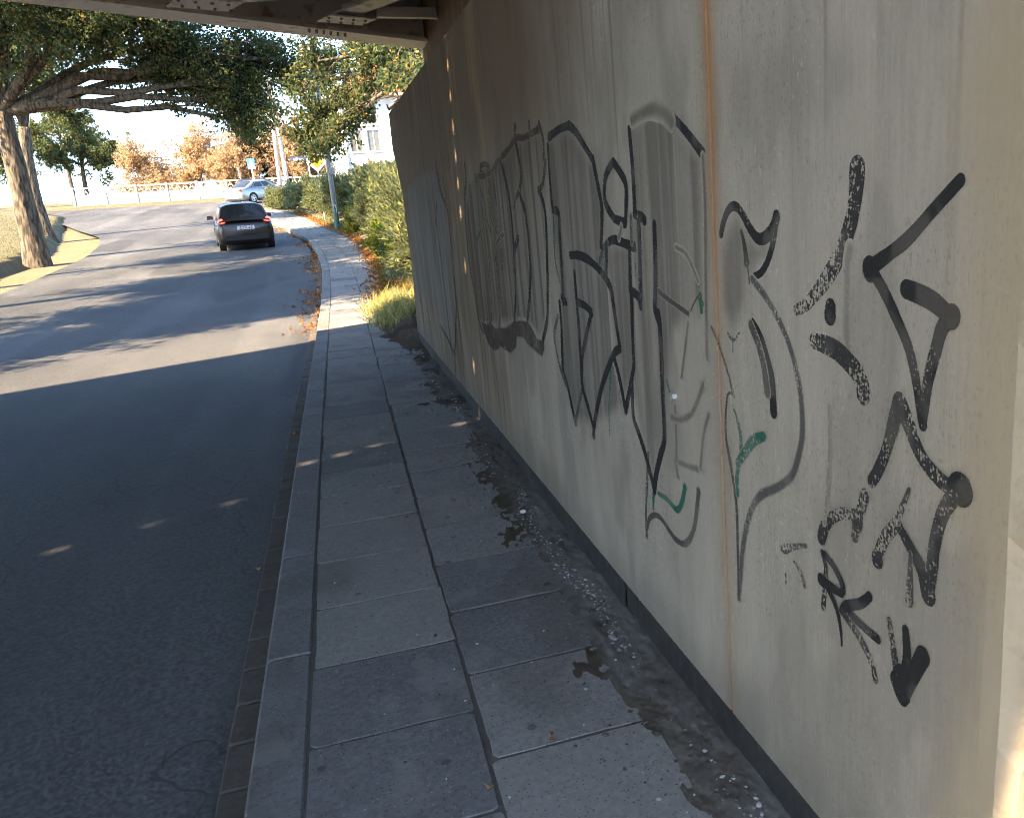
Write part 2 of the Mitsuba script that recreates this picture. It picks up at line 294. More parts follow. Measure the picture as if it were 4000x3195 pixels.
def lay(off, y, sx, sy, thick, bsdf, name, r=.006, dz=0., jit=1.0):
    """one slab, its centre at `off` from the road edge of the kerb, following its line and slope"""
    s = float(XK.derivative()(y)); g = float(PZ.derivative()(y))
    m = worn_slab(sx, sy, thick) if name == 'slab' and y < 6.5 else cbox(sx, sy, thick, r)
    yaw = -math.atan(s) + rng.normal(0, .004) * jit
    m = rot(m, math.atan(g) + rng.normal(0, .0022) * jit, (1, 0, 0)); m = rot(m, rng.normal(0, .0026) * jit, (0, 1, 0)); m = rot(m, yaw)
    x = float(XK(y)) + off * math.sqrt(1 + s * s)
    add(name, mov(m, x, y, float(PZ(y)) + dz + rng.normal(0, .0011) * jit), bsdf, PV)
# arc-length stations along the kerb
yy = np.linspace(-3, 53.5, 6000); sl = np.r_[0, np.cumsum(np.hypot(np.diff(yy), np.diff(XK(yy))))]
def stations(first, pitch, last):
    s0 = np.interp(first, yy, sl); n0 = -int((first + 2.5) / pitch)
    return [y for y in np.interp(s0 + pitch * np.arange(n0, 200), sl, yy) if y < last]
PIT = .46
for col, (off, phase) in enumerate([(.395, 2.55), (.88, 2.29), (1.365, 2.45)]):
    for y in stations(phase, PIT, 51.5):
        if col == 2 and (y < 12.6 or XK(y) + 1.6 > XS(y) + .1): continue
        if y < -1.5: continue
        near = y < 8
        b = SLABS[int(rng.choice(4, p=[.38, .3, .22, .1]))]
        if col == 0 and abs(y - 2.09) < .2: b = SLABS[3]
        if col == 1 and abs(y - 1.83) < .2: b = SLABS[2]
        lay(off + rng.normal(0, .003), y, .474 + rng.normal(0, .003), PIT - .008 + rng.normal(0, .003), .05, b, 'slab', 0.0015, .003 if near else .003)
for y in stations(1.5, .94, 53):
    lay(.075, y, .15, .935, .2, 'kerb_concrete', 'kerb_stone', .008, .004, .4)
for y in stations(1.1, .235, 24):
    lay(-.055, y, .112, .226, .05, 'gutter_clay', 'gutter_paver', .006, -.108, 1.2)
# drifted soil along the wall foot: it laps over the slabs wherever it is deep enough
def drift(x, y):
    p = np.stack([x * 5.2, y * 2.9, x * 0], -1).reshape(-1, 3)
    x, y = np.asarray(x, float), np.asarray(y, float); sh = x.shape
    e = np.clip((x - .60) / .12, 0, 1)
    h = -.022 + .013 * np.clip((x - .42) / .16, 0, 1) + .0135 * e + .036 * (npn(p, 1.0, 4, 3.).reshape(sh) - .5) * (1.25 - .75 * e) + .017 * (npn(p, 8., 4, 1.).reshape(sh) - .5)
    far = np.clip((y - 9.2) / 1.6, 0, 1)
    return PZ(y) + h + far * (.15 * np.clip((x - .42) / .5, 0, 1) ** 1.4)
dm = grid(np.linspace(.36, .9, 60), np.linspace(.9, 12.5, 760), drift)
scene['soil_drift'] = mikit.ply(dm, 'soil_grit', smooth=True); structure('soil_drift')
def sprinkle(n, fxy, size, cols, seed, zf, flat=.5):
    r = np.random.default_rng(seed); o = trimesh.creation.icosahedron(); V, F, Cc = [], [], []
    P = fxy(r, n)
    for k in range(len(P)):
        s = size * math.exp(r.normal(0, .55)); v = o.vertices * (1 + .35 * (r.random((12, 1)) - .5)) * s * [1, r.uniform(.5, 1), flat * r.uniform(.4, 1)]
        a = r.uniform(0, 6.28); v = v @ np.array([[math.cos(a), math.sin(a), 0], [-math.sin(a), math.cos(a), 0], [0, 0, 1]])
        z = float(zf(P[k, 0], P[k, 1])) + s * .1
        V.append(v + [P[k, 0], P[k, 1], z]); F.append(o.faces + 12 * k); Cc.append(np.tile(np.array(cols[int(r.integers(len(cols)))]) * r.uniform(.75, 1.15), (12, 1)))
    return tm(np.vstack(V), np.vstack(F)), np.vstack(Cc)
def top_z(x, y): return max(float(drift(np.array([x]), np.array([y]))[0]) if .36 < x < .9 and y < 12.4 else -9, float(PZ(y)) + .004)
def rubble(r, n):
    y = 1.0 + 7.8 * r.random(n) ** 1.7; c = .765 + .03 * np.sin(y * 1.3) * .4 + .02 * np.sin(y * 5)
    x = c + r.normal(0, .022, n); keep = (np.sin(y * 2.1 + .4) + .6 * np.sin(y * 5.3) > -.35 + r.normal(0, .35, n))
    return np.stack([np.clip(x, .5, .845), y], 1)[keep]
WH = [(.36, .36, .36), (.28, .285, .285), (.42, .42, .41), (.2, .2, .2), (.1, .088, .075), (.07, .06, .05)]
m1, c1 = sprinkle(3200, rubble, .0030, WH, 3, top_z)
m2, c2 = sprinkle(900, lambda r, n: np.stack([r.uniform(.5, .85, n), r.uniform(1., 9.5, n)], 1), .0032, [(.06, .05, .04), (.09, .08, .065), (.28, .27, .26), (.05, .045, .04)], 4, top_z)
m3_, c3 = sprinkle(520, lambda r, n: np.stack([r.uniform(-.2, .7, n), r.uniform(1.2, 7.5, n) ** 1.0], 1), .0026, [(.45, .45, .44), (.05, .045, .04), (.06, .06, .06), (.2, .15, .1)], 5, top_z)
scene['gravel'] = mikit.ply(cat([m1, m2, m3_]), 'vertex_tinted', color=np.vstack([c1, c2, c3]))
labels['gravel'] = {'kind': 'stuff', 'label': 'white paint flakes and small grit scattered along the foot of the wall', 'category': 'gravel'}
def pebble(x, y, s, col, lab, name='pebble', catg='pebble'):
    k = thing(name, lab, catg)
    o = trimesh.creation.icosphere(2); o.vertices *= (1 + .25 * (npn(o.vertices, 1.7, 2, x * 9) - .5))[:, None] * [s, s * .8, s * .6]
    scene[k] = mikit.ply(mov(o, x, y, top_z(x, y) + s * .4), {'type': 'diffuse', 'reflectance': C(*col)}, smooth=True)
pebble(.735, 3.86, .016, (.62, .62, .6), 'round white pebble in the dark soil at the wall foot')
pebble(.99, 25.1, .07, (.55, .53, .48), 'pale stone at the hedge side of the far pavement', 'stone', 'stone')

GRAFFITI = '''
bold black 18 22 1008,1485;1058,1448;1120,1401;1165,1376;1213,1352;1224,1346
bold black 20 16 1220,1348;1189,1324;1145,1272;1106,1214;1074,1110
bold black 14 22 1074,1111;1065,1181;1048,1236;1035,1273;1015,1290
bold black 24 20 1122,1322;1090,1317;1055,1308;1029,1295;1015,1290
bold black 30 30 1220,1350;1218,1345
bold black 28 28 1015,1292;1016,1288
faded worn 34 20 1257,1512;1261,1470;1275,1424;1299,1381;1330,1342;1373,1303;1421,1268;1457,1253
faded fade 24 24 1277,1380;1286,1345;1286,1288;1288,1228;1283,1190
faded black 26 28 1338,1271;1340,1255
faded worn 26 30 1395,1200;1352,1198;1314,1192;1283,1179;1253,1163;1237,1142;1235,1128
bubble black 18 22 1788,1392;1773,1418;1747,1445;1714,1454;1684,1440;1654,1413;1620,1389;1591,1386;1556,1401;1535,1424;1532,1432
bubble black 17 16 1539,1407;1550,1375;1572,1341;1601,1316;1638,1304
bubble grey 20 28 1642,1300;1582,1266;1529,1224;1484,1172;1453,1107;1443,1058;1441,1007;1453,962;1485,901;1551,852;1617,816;1665,771;1699,712;1725,640;1741,570;1756,492
bubble dark 12 15 1797,895;1775,830;1757,768;1752,708;1753,644;1753,580;1756,492
bubble dark 7 10 1859,1168;1819,1127;1779,1073;1750,1018
bubble dark 6 12 1750,1018;1779,1019;1798,948;1797,895
bubble black 10 24 1644,1209;1608,1181;1583,1141;1564,1099;1560,1049;1559,1021
bubble dark 22 26 1653,1198;1623,1163;1599,1116;1584,1061
bubble black 9 20 1686,1399;1673,1370;1665,1334
bubble dark 6 6 1662,1331;1654,1291
bubble dark 5 4 1742,1160;1746,1124
bubble dark 10 5 1768,1163;1742,1151;1710,1173
green green 8 24 1755,993;1730,955;1717,917;1725,870;1743,827;1746,776
green green 26 24 1738,854;1695,896;1655,932;1606,955
green green 22 8 1746,812;1744,767
green green 22 8 2326,592;2339,562;2344,528
green green 14 22 2286,598;2225,603;2178,597;2144,594;2111,620;2088,658;2076,685
green green 22 14 1919,1238;1914,1201
green dark 16 10 1900,1221;1881,1194
green dark 8 4 1919,1244;1959,1215;1980,1194
green green 22 10 3281,1423;3303,1319;3306,1239;3260,1161;3238,1122
green green 14 16 2666,1312;2710,1264
green green 12 8 2374,1291;2380,1257
green green 16 10 2172,973;2153,947
green green 18 5 2680,921;2707,844;2735,764;2747,668
lower dark 10 10 2359,708;2392,580;2413,492;2419,409
lower dark 12 22 2410,440;2383,482;2336,511;2285,521;2238,511;2183,496;2137,496;2092,509;2046,549;2016,596;1995,655;1981,705
lower smudge 22 24 2137,747;2044,758;1958,772
lower smudge 12 12 2117,910;2127,749
lower smudge 12 20 2137,747;2123,704
lower smudge 26 26 2149,873;2084,881;2011,912;1964,957;1919,1014
lower smudge 20 20 2062,1352;1997,1338;1953,1302;1925,1273
lower smudge 22 22 1895,938;1932,875;1961,775
lower dark 6 4 2197,1225;2116,1207;1998,1185
lower smudge 10 10 2000,1161;2024,1097;2060,1008
column black 8 8 2359,1667;2354,1615;2350,1549;2351,1457;2355,1435
column black 26 26 2345,1433;2290,1424;2277,1418
column black 8 8 2324,1419;2331,1316;2344,1211;2351,1168
column black 8 9 2204,1405;2208,1322;2223,1221;2234,1172;2214,1146
column black 20 14 2208,1162;2211,1143
column black 9 10 2202,1148;2200,1050;2207,945;2208,838;2215,785;2250,735;2299,657;2323,600
column black 8 8 2416,1329;2432,1203;2423,1199;2436,1088;2443,970
column black 8 8 2443,970;2480,910;2551,804
column black 7 10 2471,919;2478,801;2440,759;2385,698;2326,609
column black 10 20 2422,1206;2376,1199;2351,1180
column black 5 9 2101,1694;2033,1667;1943,1618;1872,1573
column smudge 44 50 2334,1690;2271,1698;2182,1702;2105,1687;2049,1660
column smudge 12 12 1870,1567;1867,1457;1882,1251;1890,1085
column black 14 16 2518,1588;2580,1562;2607,1542
column black 8 10 2607,1542;2627,1488;2603,1454;2540,1419
column black 18 18 2540,1419;2443,1407
column black 9 9 2438,1407;2426,1450;2414,1511;2440,1543;2511,1585
column black 22 24 2627,1343;2566,1355;2498,1351;2436,1345;2378,1340
column dark 18 14 2627,1343;2675,1322;2723,1277
column black 7 6 2637,1334;2665,1233
column dark 9 8 2388,1424;2394,1354
column smudge 8 8 2477,1397;2508,1362
letter black 20 14 3254,1715;3104,1730;2964,1732
letter black 12 12 2964,1732;2895,1707;2798,1651;2719,1605
letter black 7 8 2719,1605;2701,1564;2661,1466;2663,1432;2692,1332
letter black 6 8 3276,1683;3289,1542;3283,1452
letter black 20 7 3284,1449;3197,1435;3205,1363;3224,1181;3235,1092
letter black 12 8 3253,1111;3197,1096
letter black 6 7 3292,1083;3298,976;3327,803;3282,756;3224,653;3196,608
letter dark 9 7 3053,780;3130,687;3194,614
letter black 20 22 3078,1282;2965,1287;2851,1278;2748,1256
letter black 20 11 2748,1256;2666,1226;2617,1194;2609,1159;2600,1125;2587,1076;2569,1012
letter black 18 12 2568,1007;2629,983;2705,921;2787,847;2864,756;2930,661;2951,616
letter black 7 7 3041,1218;3039,1077;3039,987;3046,872;3051,786;2992,715;2945,653
letter black 14 14 3036,1111;2938,1110;2858,1092
letter black 7 6 2858,1092;2895,1054;2955,990;3018,913;3040,868
letter black 8 8 2637,970;2595,908;2551,804
letter dark 8 6 3334,1025;3417,945;3413,881;3361,797;3300,748
crown brown 26 26 4160,1693;3970,1722;3847,1752
crown brown 26 26 3847,1752;3808,1803
crown brown 26 30 3832,1760;3653,1744;3511,1750;3405,1756
crown brown 14 18 3545,1791;3548,1749
crown brown 14 10 3381,1774;3362,1749;3339,1709;3350,1631;3333,1634;3398,1555;3481,1525
crown black 14 6 3481,1525;3424,1482;3404,1407;3439,1244;3483,1092;3528,986;3637,883
crown black 6 7 3830,1741;3792,1675;3783,1588;3842,1533
crown brown 26 8 3845,1527;3933,1498;3983,1460
crown black 7 7 3832,1507;3765,1435;3747,1306;3765,1173;3846,1031;3918,945
crown black 8 9 4203,1680;4127,1600;4073,1489;4066,1351;4089,1209;4139,1031;4226,903
crown dark 13 13 4610,1686;4498,1665;4509,1645;4640,1635;4746,1650;4746,1677;4610,1686
crown dark 16 14 4839,1629;4645,1626;4420,1642;4268,1679
crown dkgreen 10 14 4935,1635;4771,1528;4705,1400;4583,1245;4565,1088;4599,924;4668,816
crown dark 9 11 5359,1574;5458,1358;5478,1135;5411,952;5344,770;5219,705
crown dark 6 6 4438,1635;4404,1492;4417,1350
crown dark 7 7 4829,1497;4759,1304;4799,1038;4855,862;4962,785
crown black 10 6 3956,1320;4062,1257;4113,1156
crown brown 24 8 4295,1329;4495,1278;4566,1195
crown dkgreen 14 14 4934,1335;5132,1264
crown dark 6 6 4364,1296;4410,1150
crown dark 20 8 5259,1718;5262,1630;5361,1542
crown dkgreen 6 6 4618,1529;4567,1541;4581,1409;4478,1338
farthest fade 28 26 9056,1687;8071,1746;7284,1788;6567,1783
farthest dark 10 9 6555,1764;6453,1574;6230,1471;6218,1264;6241,1009;6331,740;6617,431;6740,324
farthest dark 16 8 7428,468;7034,409;6763,330
farthest dark 26 20 6253,1663;6211,1557
farthest fade 18 18 8809,1554;8705,1134;8792,750
farthest fade 22 22 7383,1660;7228,1288;7385,943
farthest dark 5 5 6778,1491;6971,1334
farthest dark 3 3 6724,326;6817,112
star worn 26 20 1132,1136;1146,1096;1166,1040;1191,994;1205,975
star worn 26 22 1129,1133;1105,1100;1080,1064;1047,1040;1014,1028;989,1030
star black 38 38 983,1031;981,1029
star black 30 18 989,1028;1001,1012
star worn 22 22 1000,1010;1021,974;1036,918;1040,877;1047,826
star worn 28 16 1047,824;1062,860;1088,884;1125,916
star worn 20 22 1131,923;1141,910;1167,879;1186,835
star flake 8 18 1102,992;1116,961;1132,927
star worn 26 26 1186,836;1186,830
star flake 8 20 1095,881;1094,836;1095,792
hook worn 20 16 1225,941;1237,909;1248,878;1257,848
hook black 22 22 1248,883;1249,877
hook worn 16 22 1249,894;1292,884;1332,860;1359,830;1370,803
hook fade 10 11 1341,1084;1341,992;1352,889;1359,838
initials worn 10 13 1367,773;1353,745;1357,717;1364,654
initials black 12 14 1359,772;1326,760;1292,729;1301,713
initials black 13 20 1301,713;1346,710;1372,711
initials black 13 4 1353,708;1318,676;1301,633;1298,601
initials black 16 16 1208,749;1234,723;1285,692;1295,677
initials black 14 14 1279,685;1222,677;1181,675
initials worn 16 12 1292,676;1253,657;1221,637;1197,613;1187,588
arrow worn 10 18 1149,729;1137,685;1122,635;1110,602
arrow black 13 22 1103,733;1097,687;1103,645;1108,600
arrow black 25 20 1056,708;1074,670;1099,609
arrow black 30 34 1121,621;1109,608
arrow black 40 24 1105,633;1108,597
scrawl flake 9 8 1534,723;1527,708;1474,740;1430,762
scrawl flake 8 8 1518,729;1432,763
scrawl flake 6 11 1480,707;1454,692;1438,667
scrawl flake 6 6 1515,662;1514,638
'''
FILLS = '''
letterfill 3272,1695;3108,1719;2967,1722;2720,1597;2662,1463;2684,1340;2601,1197;2569,1012;2565,811;2940,649;3193,630;3351,803;3265,1171;3323,1452
columnfill 2351,1678;2282,1695;2182,1702;2101,1690;1881,1573;1884,1422;1897,1250;1927,1177;2090,1123;2166,966;2198,792;2260,711;2315,621;2428,757;2468,908;2559,839;2637,972;2635,1235;2640,1334;2462,1356;2356,1446;2355,1630
crownfill 5254,1600;4729,1679;4203,1680;3829,1745;3388,1756;3352,1662;3404,1407;3508,1043;3652,879;3936,925;4589,846;5307,709;5437,956;5449,1356
bubblefill 1772,1397;1715,1448;1676,1429;1620,1385;1559,1392;1577,1347;1642,1303;1669,1236;1742,1160;1799,1222;1796,1342
bubblefill2 1817,1341;1773,1383;1660,1293;1750,1156;1830,1182
farfill 8906,1678;7665,1753;6628,1749;6452,1543;6246,1309;6348,936;6610,458;7153,468;7704,604;8953,606;9200,1248
greysmudge 2126,1125;1999,1175;1922,1145;1919,1014;1976,920;2121,872;2185,963
crownfoot 5266,763;5058,774;4927,805;4791,780;4644,806;4466,829;4265,885;4086,913;3925,927;3834,904;3758,865;3639,877;3632,845;3689,804;3849,812;3969,818;4036,842;4206,825;4258,762;4403,709;4526,702;4695,704;4779,671;4901,645;5083,655
'''

# ---------------- right-hand abutment wall with its graffiti ----------------
W = .86
A = thing('concrete_abutment', 'long graffiti-covered concrete abutment wall with a dark plinth along the pavement', 'wall')
def far_end(z): return np.interp(z, [0, .4, .9, 1.6, 1.9, 2.1, 2.5], [9.72, 9.62, 9.45, 9.48, 9.75, 10.0, 9.92])
def panel(y0, y1, near_rough, far=False):
    ys = np.unique(np.concatenate([np.arange(y0, y1, .035), [y1]])); zs = np.concatenate([[.12, .125], np.arange(.15, 2.45, .035), [2.47]])
    Y, Z = np.meshgrid(ys, zs, indexing='ij')
    Yr = Y.copy()
    if far: Yr = y0 + (Y - y0) * ((far_end(Z) + .06 * (npn(np.stack([Y * 0 + 3, Z * 3, Z], -1).reshape(-1, 3), 1.6).reshape(Y.shape) - .5)) - y0) / (y1 - y0)
    q = np.stack([Yr * 1.3, Z * 1.1, Z * 0], -1).reshape(-1, 3)
    X = W + (.0008 * (npn(q, 1.1, 3, 2.) - .5) + .0004 * (npn(q, 14, 2, 5.) - .5)).reshape(Y.shape)
    if near_rough:
        k = np.clip(1 - (Yr - y0) / .05, 0, 1)
        chip = np.clip(npn(np.stack([Z * 6, Z * 0, Z * 0], -1).reshape(-1, 3), 1., 4, 9.).reshape(Y.shape) - .42, 0, 1) * .09
        X = X + k ** 2 * (.004 + chip); Yr = Yr + (k ** 3) * chip * .3
    X[:, 0] += .012
    n, m = Y.shape
    v = np.stack([X, Yr, Z], -1).reshape(-1, 3)
    back = v.copy(); back[:, 0] = W + .5
    i, j = np.meshgrid(np.arange(n - 1), np.arange(m - 1), indexing='ij'); k = i * m + j
    q = np.stack([k, k + 1, k + m + 1, k + m], -1).reshape(-1, 4)
    f = [q[:, [0, 1, 2]], q[:, [0, 2, 3]]]
    N = n * m; vv = np.vstack([v, back])
    def side(idx):
        a, b = np.array(idx[:-1]), np.array(idx[1:])
        return np.vstack([np.stack([a, b, b + N], 1), np.stack([a, b + N, a + N], 1)])
    f += [side([j for j in range(m)]), side([(n - 1) * m + j for j in range(m)]), side([i * m for i in range(n)]), side([i * m + m - 1 for i in range(n)])]
    return tm(vv, np.vstack(f))
add('panel', panel(1.832, 9.6, False, True), 'concrete_wall', A)
add('panel', panel(.852, 1.818, True), 'concrete_wall', A)
add('joint_filler', box(W + .014, W + .2, 1.816, 1.834, .1, 2.46), 'concrete_wall', A)
def plinth(y0, y1):
    ys = np.arange(y0, y1, .06); zs = np.array([-.2, .0, .04, .08, .118])
    Y, Z = np.meshgrid(ys, zs, indexing='ij')
    X = W + .01 + .016 * (npn(np.stack([Y * 2, Z * 6, Z * 0], -1).reshape(-1, 3), 1.5, 3, 4.).reshape(Y.shape) - .5) + .012 * (np.sin(Y * 1.7) > .93)
    n, m = Y.shape; i, j = np.meshgrid(np.arange(n - 1), np.arange(m - 1), indexing='ij'); k = i * m + j
    q = np.stack([k, k + 1, k + m + 1, k + m], -1).reshape(-1, 4)
    return cat([tm(np.stack([X, Y, Z], -1).reshape(-1, 3), np.vstack([q[:, [0, 1, 2]], q[:, [0, 2, 3]]])), box(W + .03, W + .45, y0, y1 - .1, -.2, .119)])
add('plinth', plinth(.9, 2.62), 'bitumen_plinth', A); add('plinth', plinth(2.72, 9.75), 'bitumen_plinth', A)
add('plinth_strip', box(W + .012, W + .1, 2.625, 2.715, -.2, .119), 'bitumen_plinth', A)
add('bearing_shelf', box(W + .02, 1.52, .9, 9.8, 2.3, 2.466), 'sooty_concrete', A)
add('back_wall', cat([box(1.5, 2.2, .6, 11.5, 2.2, 5.0), box(W + .505, 2.2, .95, 9.4, -.2, 2.29)]), 'sooty_concrete', A)
def bolt_at(y, z, r=.009):
    return mov(rot(trimesh.creation.cylinder(r, .016, sections=10), math.pi / 2, (0, 1, 0)), W - .004, y, z)
add('bolt_head', bolt_at(2.115, .941, .0095), 'bright_steel', A)

def catmull(p, step=.012):
    p = np.asarray(p, float)
    if len(p) == 2:
        q = p
    else:
        e = np.vstack([2 * p[0] - p[1], p, 2 * p[-1] - p[-2]]); out = []
        for i in range(1, len(e) - 2):
            n = max(2, int(np.linalg.norm(e[i + 1] - e[i]) / step)); t = np.linspace(0, 1, n, endpoint=False)[:, None]
            a, b, c, d = e[i - 1], e[i], e[i + 1], e[i + 2]
            out.append(.5 * ((2 * b) + (c - a) * t + (2 * a - 5 * b + 4 * c - d) * t ** 2 + (3 * b - a - 3 * c + d) * t ** 3))
        q = np.vstack(out + [p[-1:]])
    d = np.r_[0, np.cumsum(np.linalg.norm(np.diff(q, axis=0), axis=1))]
    n = max(3, int(d[-1] / step) + 1); s = np.linspace(0, d[-1], n)
    return np.stack([np.interp(s, d, q[:, 0]), np.interp(s, d, q[:, 1])], 1)
def ribbon(pts, w0, w1, off, curved, seed, kind):
    """a sprayed line on the wall: (vertices, faces, uv); u is 1 on its axis and 0 at its edge"""
    if curved: q = catmull(pts)
    else:
        q = np.vstack([catmull(pts[i:i + 2]) for i in range(len(pts) - 1)])
        q = q[np.r_[True, np.linalg.norm(np.diff(q, axis=0), axis=1) > 1e-6]]
    n = len(q); t = np.gradient(q, axis=0); t /= np.linalg.norm(t, axis=1, keepdims=True) + 1e-9
    nr = np.stack([-t[:, 1], t[:, 0]], 1)
    w = np.linspace(w0, w1, n) * .60 * (1 + .42 * (npn(np.stack([np.arange(n) * .13, np.full(n, seed), np.zeros(n)], 1)) - .5))
    cols = np.array([-1, -.72, -.35, 0, .35, .72, 1.]); al = 1 - np.abs(cols)
    P = q[:, None] + nr[:, None] * (w[:, None] * cols[None])[..., None]
    v, f, u = [P.reshape(-1, 2)], [], [np.tile(al, n)]
    m = len(cols); i, j = np.meshgrid(np.arange(n - 1), np.arange(m - 1), indexing='ij'); k = i * m + j
    Q = np.stack([k, k + 1, k + m + 1, k + m], -1).reshape(-1, 4); f += [Q[:, [0, 1, 2]], Q[:, [0, 2, 3]]]
    at = n * m
    for end, sg in ((0, -1), (n - 1, 1)):                 # round caps
        an = np.linspace(-np.pi / 2, np.pi / 2, 9); base = at
        rings = [q[end:end + 1]]; ua = [np.ones(1)]
        for r in (.35, .72, 1.):
            rings.append(q[end] + w[end] * r * (np.cos(an)[:, None] * t[end] * sg + np.sin(an)[:, None] * nr[end])); ua.append(np.full(9, 1 - r))
        v.append(np.vstack(rings)); u.append(np.concatenate(ua))
        for a in range(8):
            f.append([[base, base + 1 + a, base + 2 + a]])
            for b in (0, 1):
                x = base + 1 + 9 * b + a; f.append([[x, x + 9, x + 10], [x, x + 10, x + 1]])
        at += 28
    v = np.vstack(v)
    return np.stack([np.full(len(v), W - off), v[:, 0], v[:, 1]], 1), np.vstack(f), np.stack([np.concatenate(u), np.full(len(v), kind)], 1)
def blob(poly, off, soft, kind):
    """a filled, soft-edged patch of paint"""
    import shapely
    from shapely.geometry import Polygon
    g = Polygon(poly).buffer(0)
    mnx, mny, mxx, mxy = g.bounds; st = .015
    X, Y = np.meshgrid(np.arange(mnx - st, mxx + 2 * st, st), np.arange(mny - st, mxy + 2 * st, st), indexing='ij')
    pts = shapely.points(X.ravel(), Y.ravel()); inside = shapely.contains(g, pts)
    d = shapely.distance(pts, g.exterior) * np.where(inside, 1, -1)
    u = np.clip((d + soft * .3) / soft, 0, 1); m = X.shape[1]
    i, j = np.meshgrid(np.arange(X.shape[0] - 1), np.arange(m - 1), indexing='ij'); k = (i * m + j).ravel()
    Q = np.stack([k, k + 1, k + m + 1, k + m], 1); Q = Q[(u[Q] > 0).any(1)]
    v = np.stack([np.full(X.size, W - off), X.ravel(), Y.ravel()], 1)
    return v, np.vstack([Q[:, [0, 1, 2]], Q[:, [0, 2, 3]]]), np.stack([u, u * 0 + kind], 1)
GROUPS = {'bold': ('graffiti_tag', 'bold black angular spray tag'), 'faded': ('graffiti_tag', 'tall faded black spray tag with a dot'), 'bubble': ('graffiti_letter', 'large curved grey and black outline letter'),
          'green': ('graffiti_accent', 'green spray accents'), 'lower': ('graffiti_outline', 'grey curved outline low on the wall'), 'column': ('graffiti_letter', 'tall black outlined letter'),
          'letter': ('graffiti_letter', 'black outlined letter with pointed feet'), 'crown': ('graffiti_letter', 'brown-black letters with a crowned top'), 'farthest': ('graffiti_letter', 'faint letter at the far end'),
          'star': ('graffiti_tag', 'worn black star-shaped tag'), 'hook': ('graffiti_tag', 'worn hooked tag'), 'initials': ('graffiti_tag', 'worn black RK tag'), 'arrow': ('graffiti_tag', 'black downward arrow tag'), 'scrawl': ('graffiti_tag', 'rubbed-off scrawl')}
STRAIGHT = {'bold', 'arrow', 'initials', 'letter', 'column'}
films = {}
for k, line in enumerate(GRAFFITI.strip().split('\n')):
    g, m, w0, w1, pts = line.split(' ')
    p = np.array([[float(a) / 1000 for a in q.split(',')] for q in pts.split(';')])
    smoothline = len(p) > 2
    wmin = {'column': 25, 'letter': 27, 'crown': 30, 'farthest': 34, 'lower': 18}.get(g, 0)
    w0, w1 = (max(float(w), wmin * (.7 if float(w) < 6 else 1)) * (1.12 if g in ('bold', 'faded', 'star', 'arrow', 'initials', 'hook') else 1.0) for w in (w0, w1))
    films.setdefault((g, m), []).append(ribbon(p, float(w0) / 1000, float(w1) / 1000, .0011 + .000015 * k, smoothline, k * .37, PAINT_ID[m]))
fills = {}
for k, line in enumerate(FILLS.strip().split('\n')):
    nm, pts = line.split(' ')
    p = [[float(a) / 1000 for a in q.split(',')] for q in pts.split(';')]
    foot = nm == 'crownfoot'
    kd = 'brown' if foot else 'fill_blue' if nm == 'farfill' else 'fill_dark' if nm == 'crownfill' else 'fill'
    if nm in ('greysmudge', 'bubblefill2'): continue
    fills[nm] = blob(p, .0009 + .00003 * k, .03 if foot else .07, PAINT_ID[kd])
    b = fills[nm]
    key = add('graffiti_fill', tm(b[0], b[1]), 'spray_paint', A, uv=b[2])
import shapely
for (g, m), rs in films.items():
    left = [(r_, shapely.buffer(shapely.MultiPoint(r_[0][:, 1:]), .012)) for r_ in rs]; first = True
    while left:                                            # strokes that touch form one part
        part = [left.pop(0)]; grew = True
        while grew:
            hit = [q for q in left if any(shapely.intersects(q[1], p_[1]) for p_ in part)]; grew = bool(hit)
            part += hit; left = [q for q in left if not any(q is h for h in hit)]
        at, vs, fs, us = 0, [], [], []
        for (v, f, u), _ in part: vs.append(v); fs.append(f + at); us.append(u); at += len(v)
        nm, lab = GROUPS[g]
        key = add(nm, tm(np.vstack(vs), np.vstack(fs)), 'spray_paint', A, uv=np.vstack(us))
        if first: labels[key] = {'label': lab}
        first = False
# near wing wall, turned away from the road
WW = thing('wing_wall', 'pale sunlit wing wall turning away at the near end of the abutment', 'wall')
def wing():
    d = np.array([.78, -.62]); nrm = np.array([-.62, -.78])
    s = np.linspace(0, 6, 60); zs = np.linspace(-.3, 3.2, 30); S, Z = np.meshgrid(s, zs, indexing='ij')
    j = .006 * (npn(np.stack([S * 3, Z * 3, Z * 0], -1).reshape(-1, 3)).reshape(S.shape) - .5)
    X = W + .03 + S * d[0] + j; Y = .846 + S * d[1]
    n, m = S.shape; i, jj = np.meshgrid(np.arange(n - 1), np.arange(m - 1), indexing='ij'); k = i * m + jj
    q = np.stack([k, k + 1, k + m + 1, k + m], -1).reshape(-1, 4); v = np.stack([X, Y, Z], -1).reshape(-1, 3)
    bk = v + np.array([.2, .3, 0]); f = np.vstack([q[:, [0, 1, 2]], q[:, [0, 2, 3]]])
    top = np.array([i_ * m + m - 1 for i_ in range(n)]); N = n * m
    cap = np.vstack([np.stack([top[:-1], top[1:], top[1:] + N], 1), np.stack([top[:-1], top[1:] + N, top[:-1] + N], 1)])
    return tm(np.vstack([v, bk]), np.vstack([f, f[:, ::-1] + N, cap]))
add('wall_face', wing(), 'corner_concrete', WW)

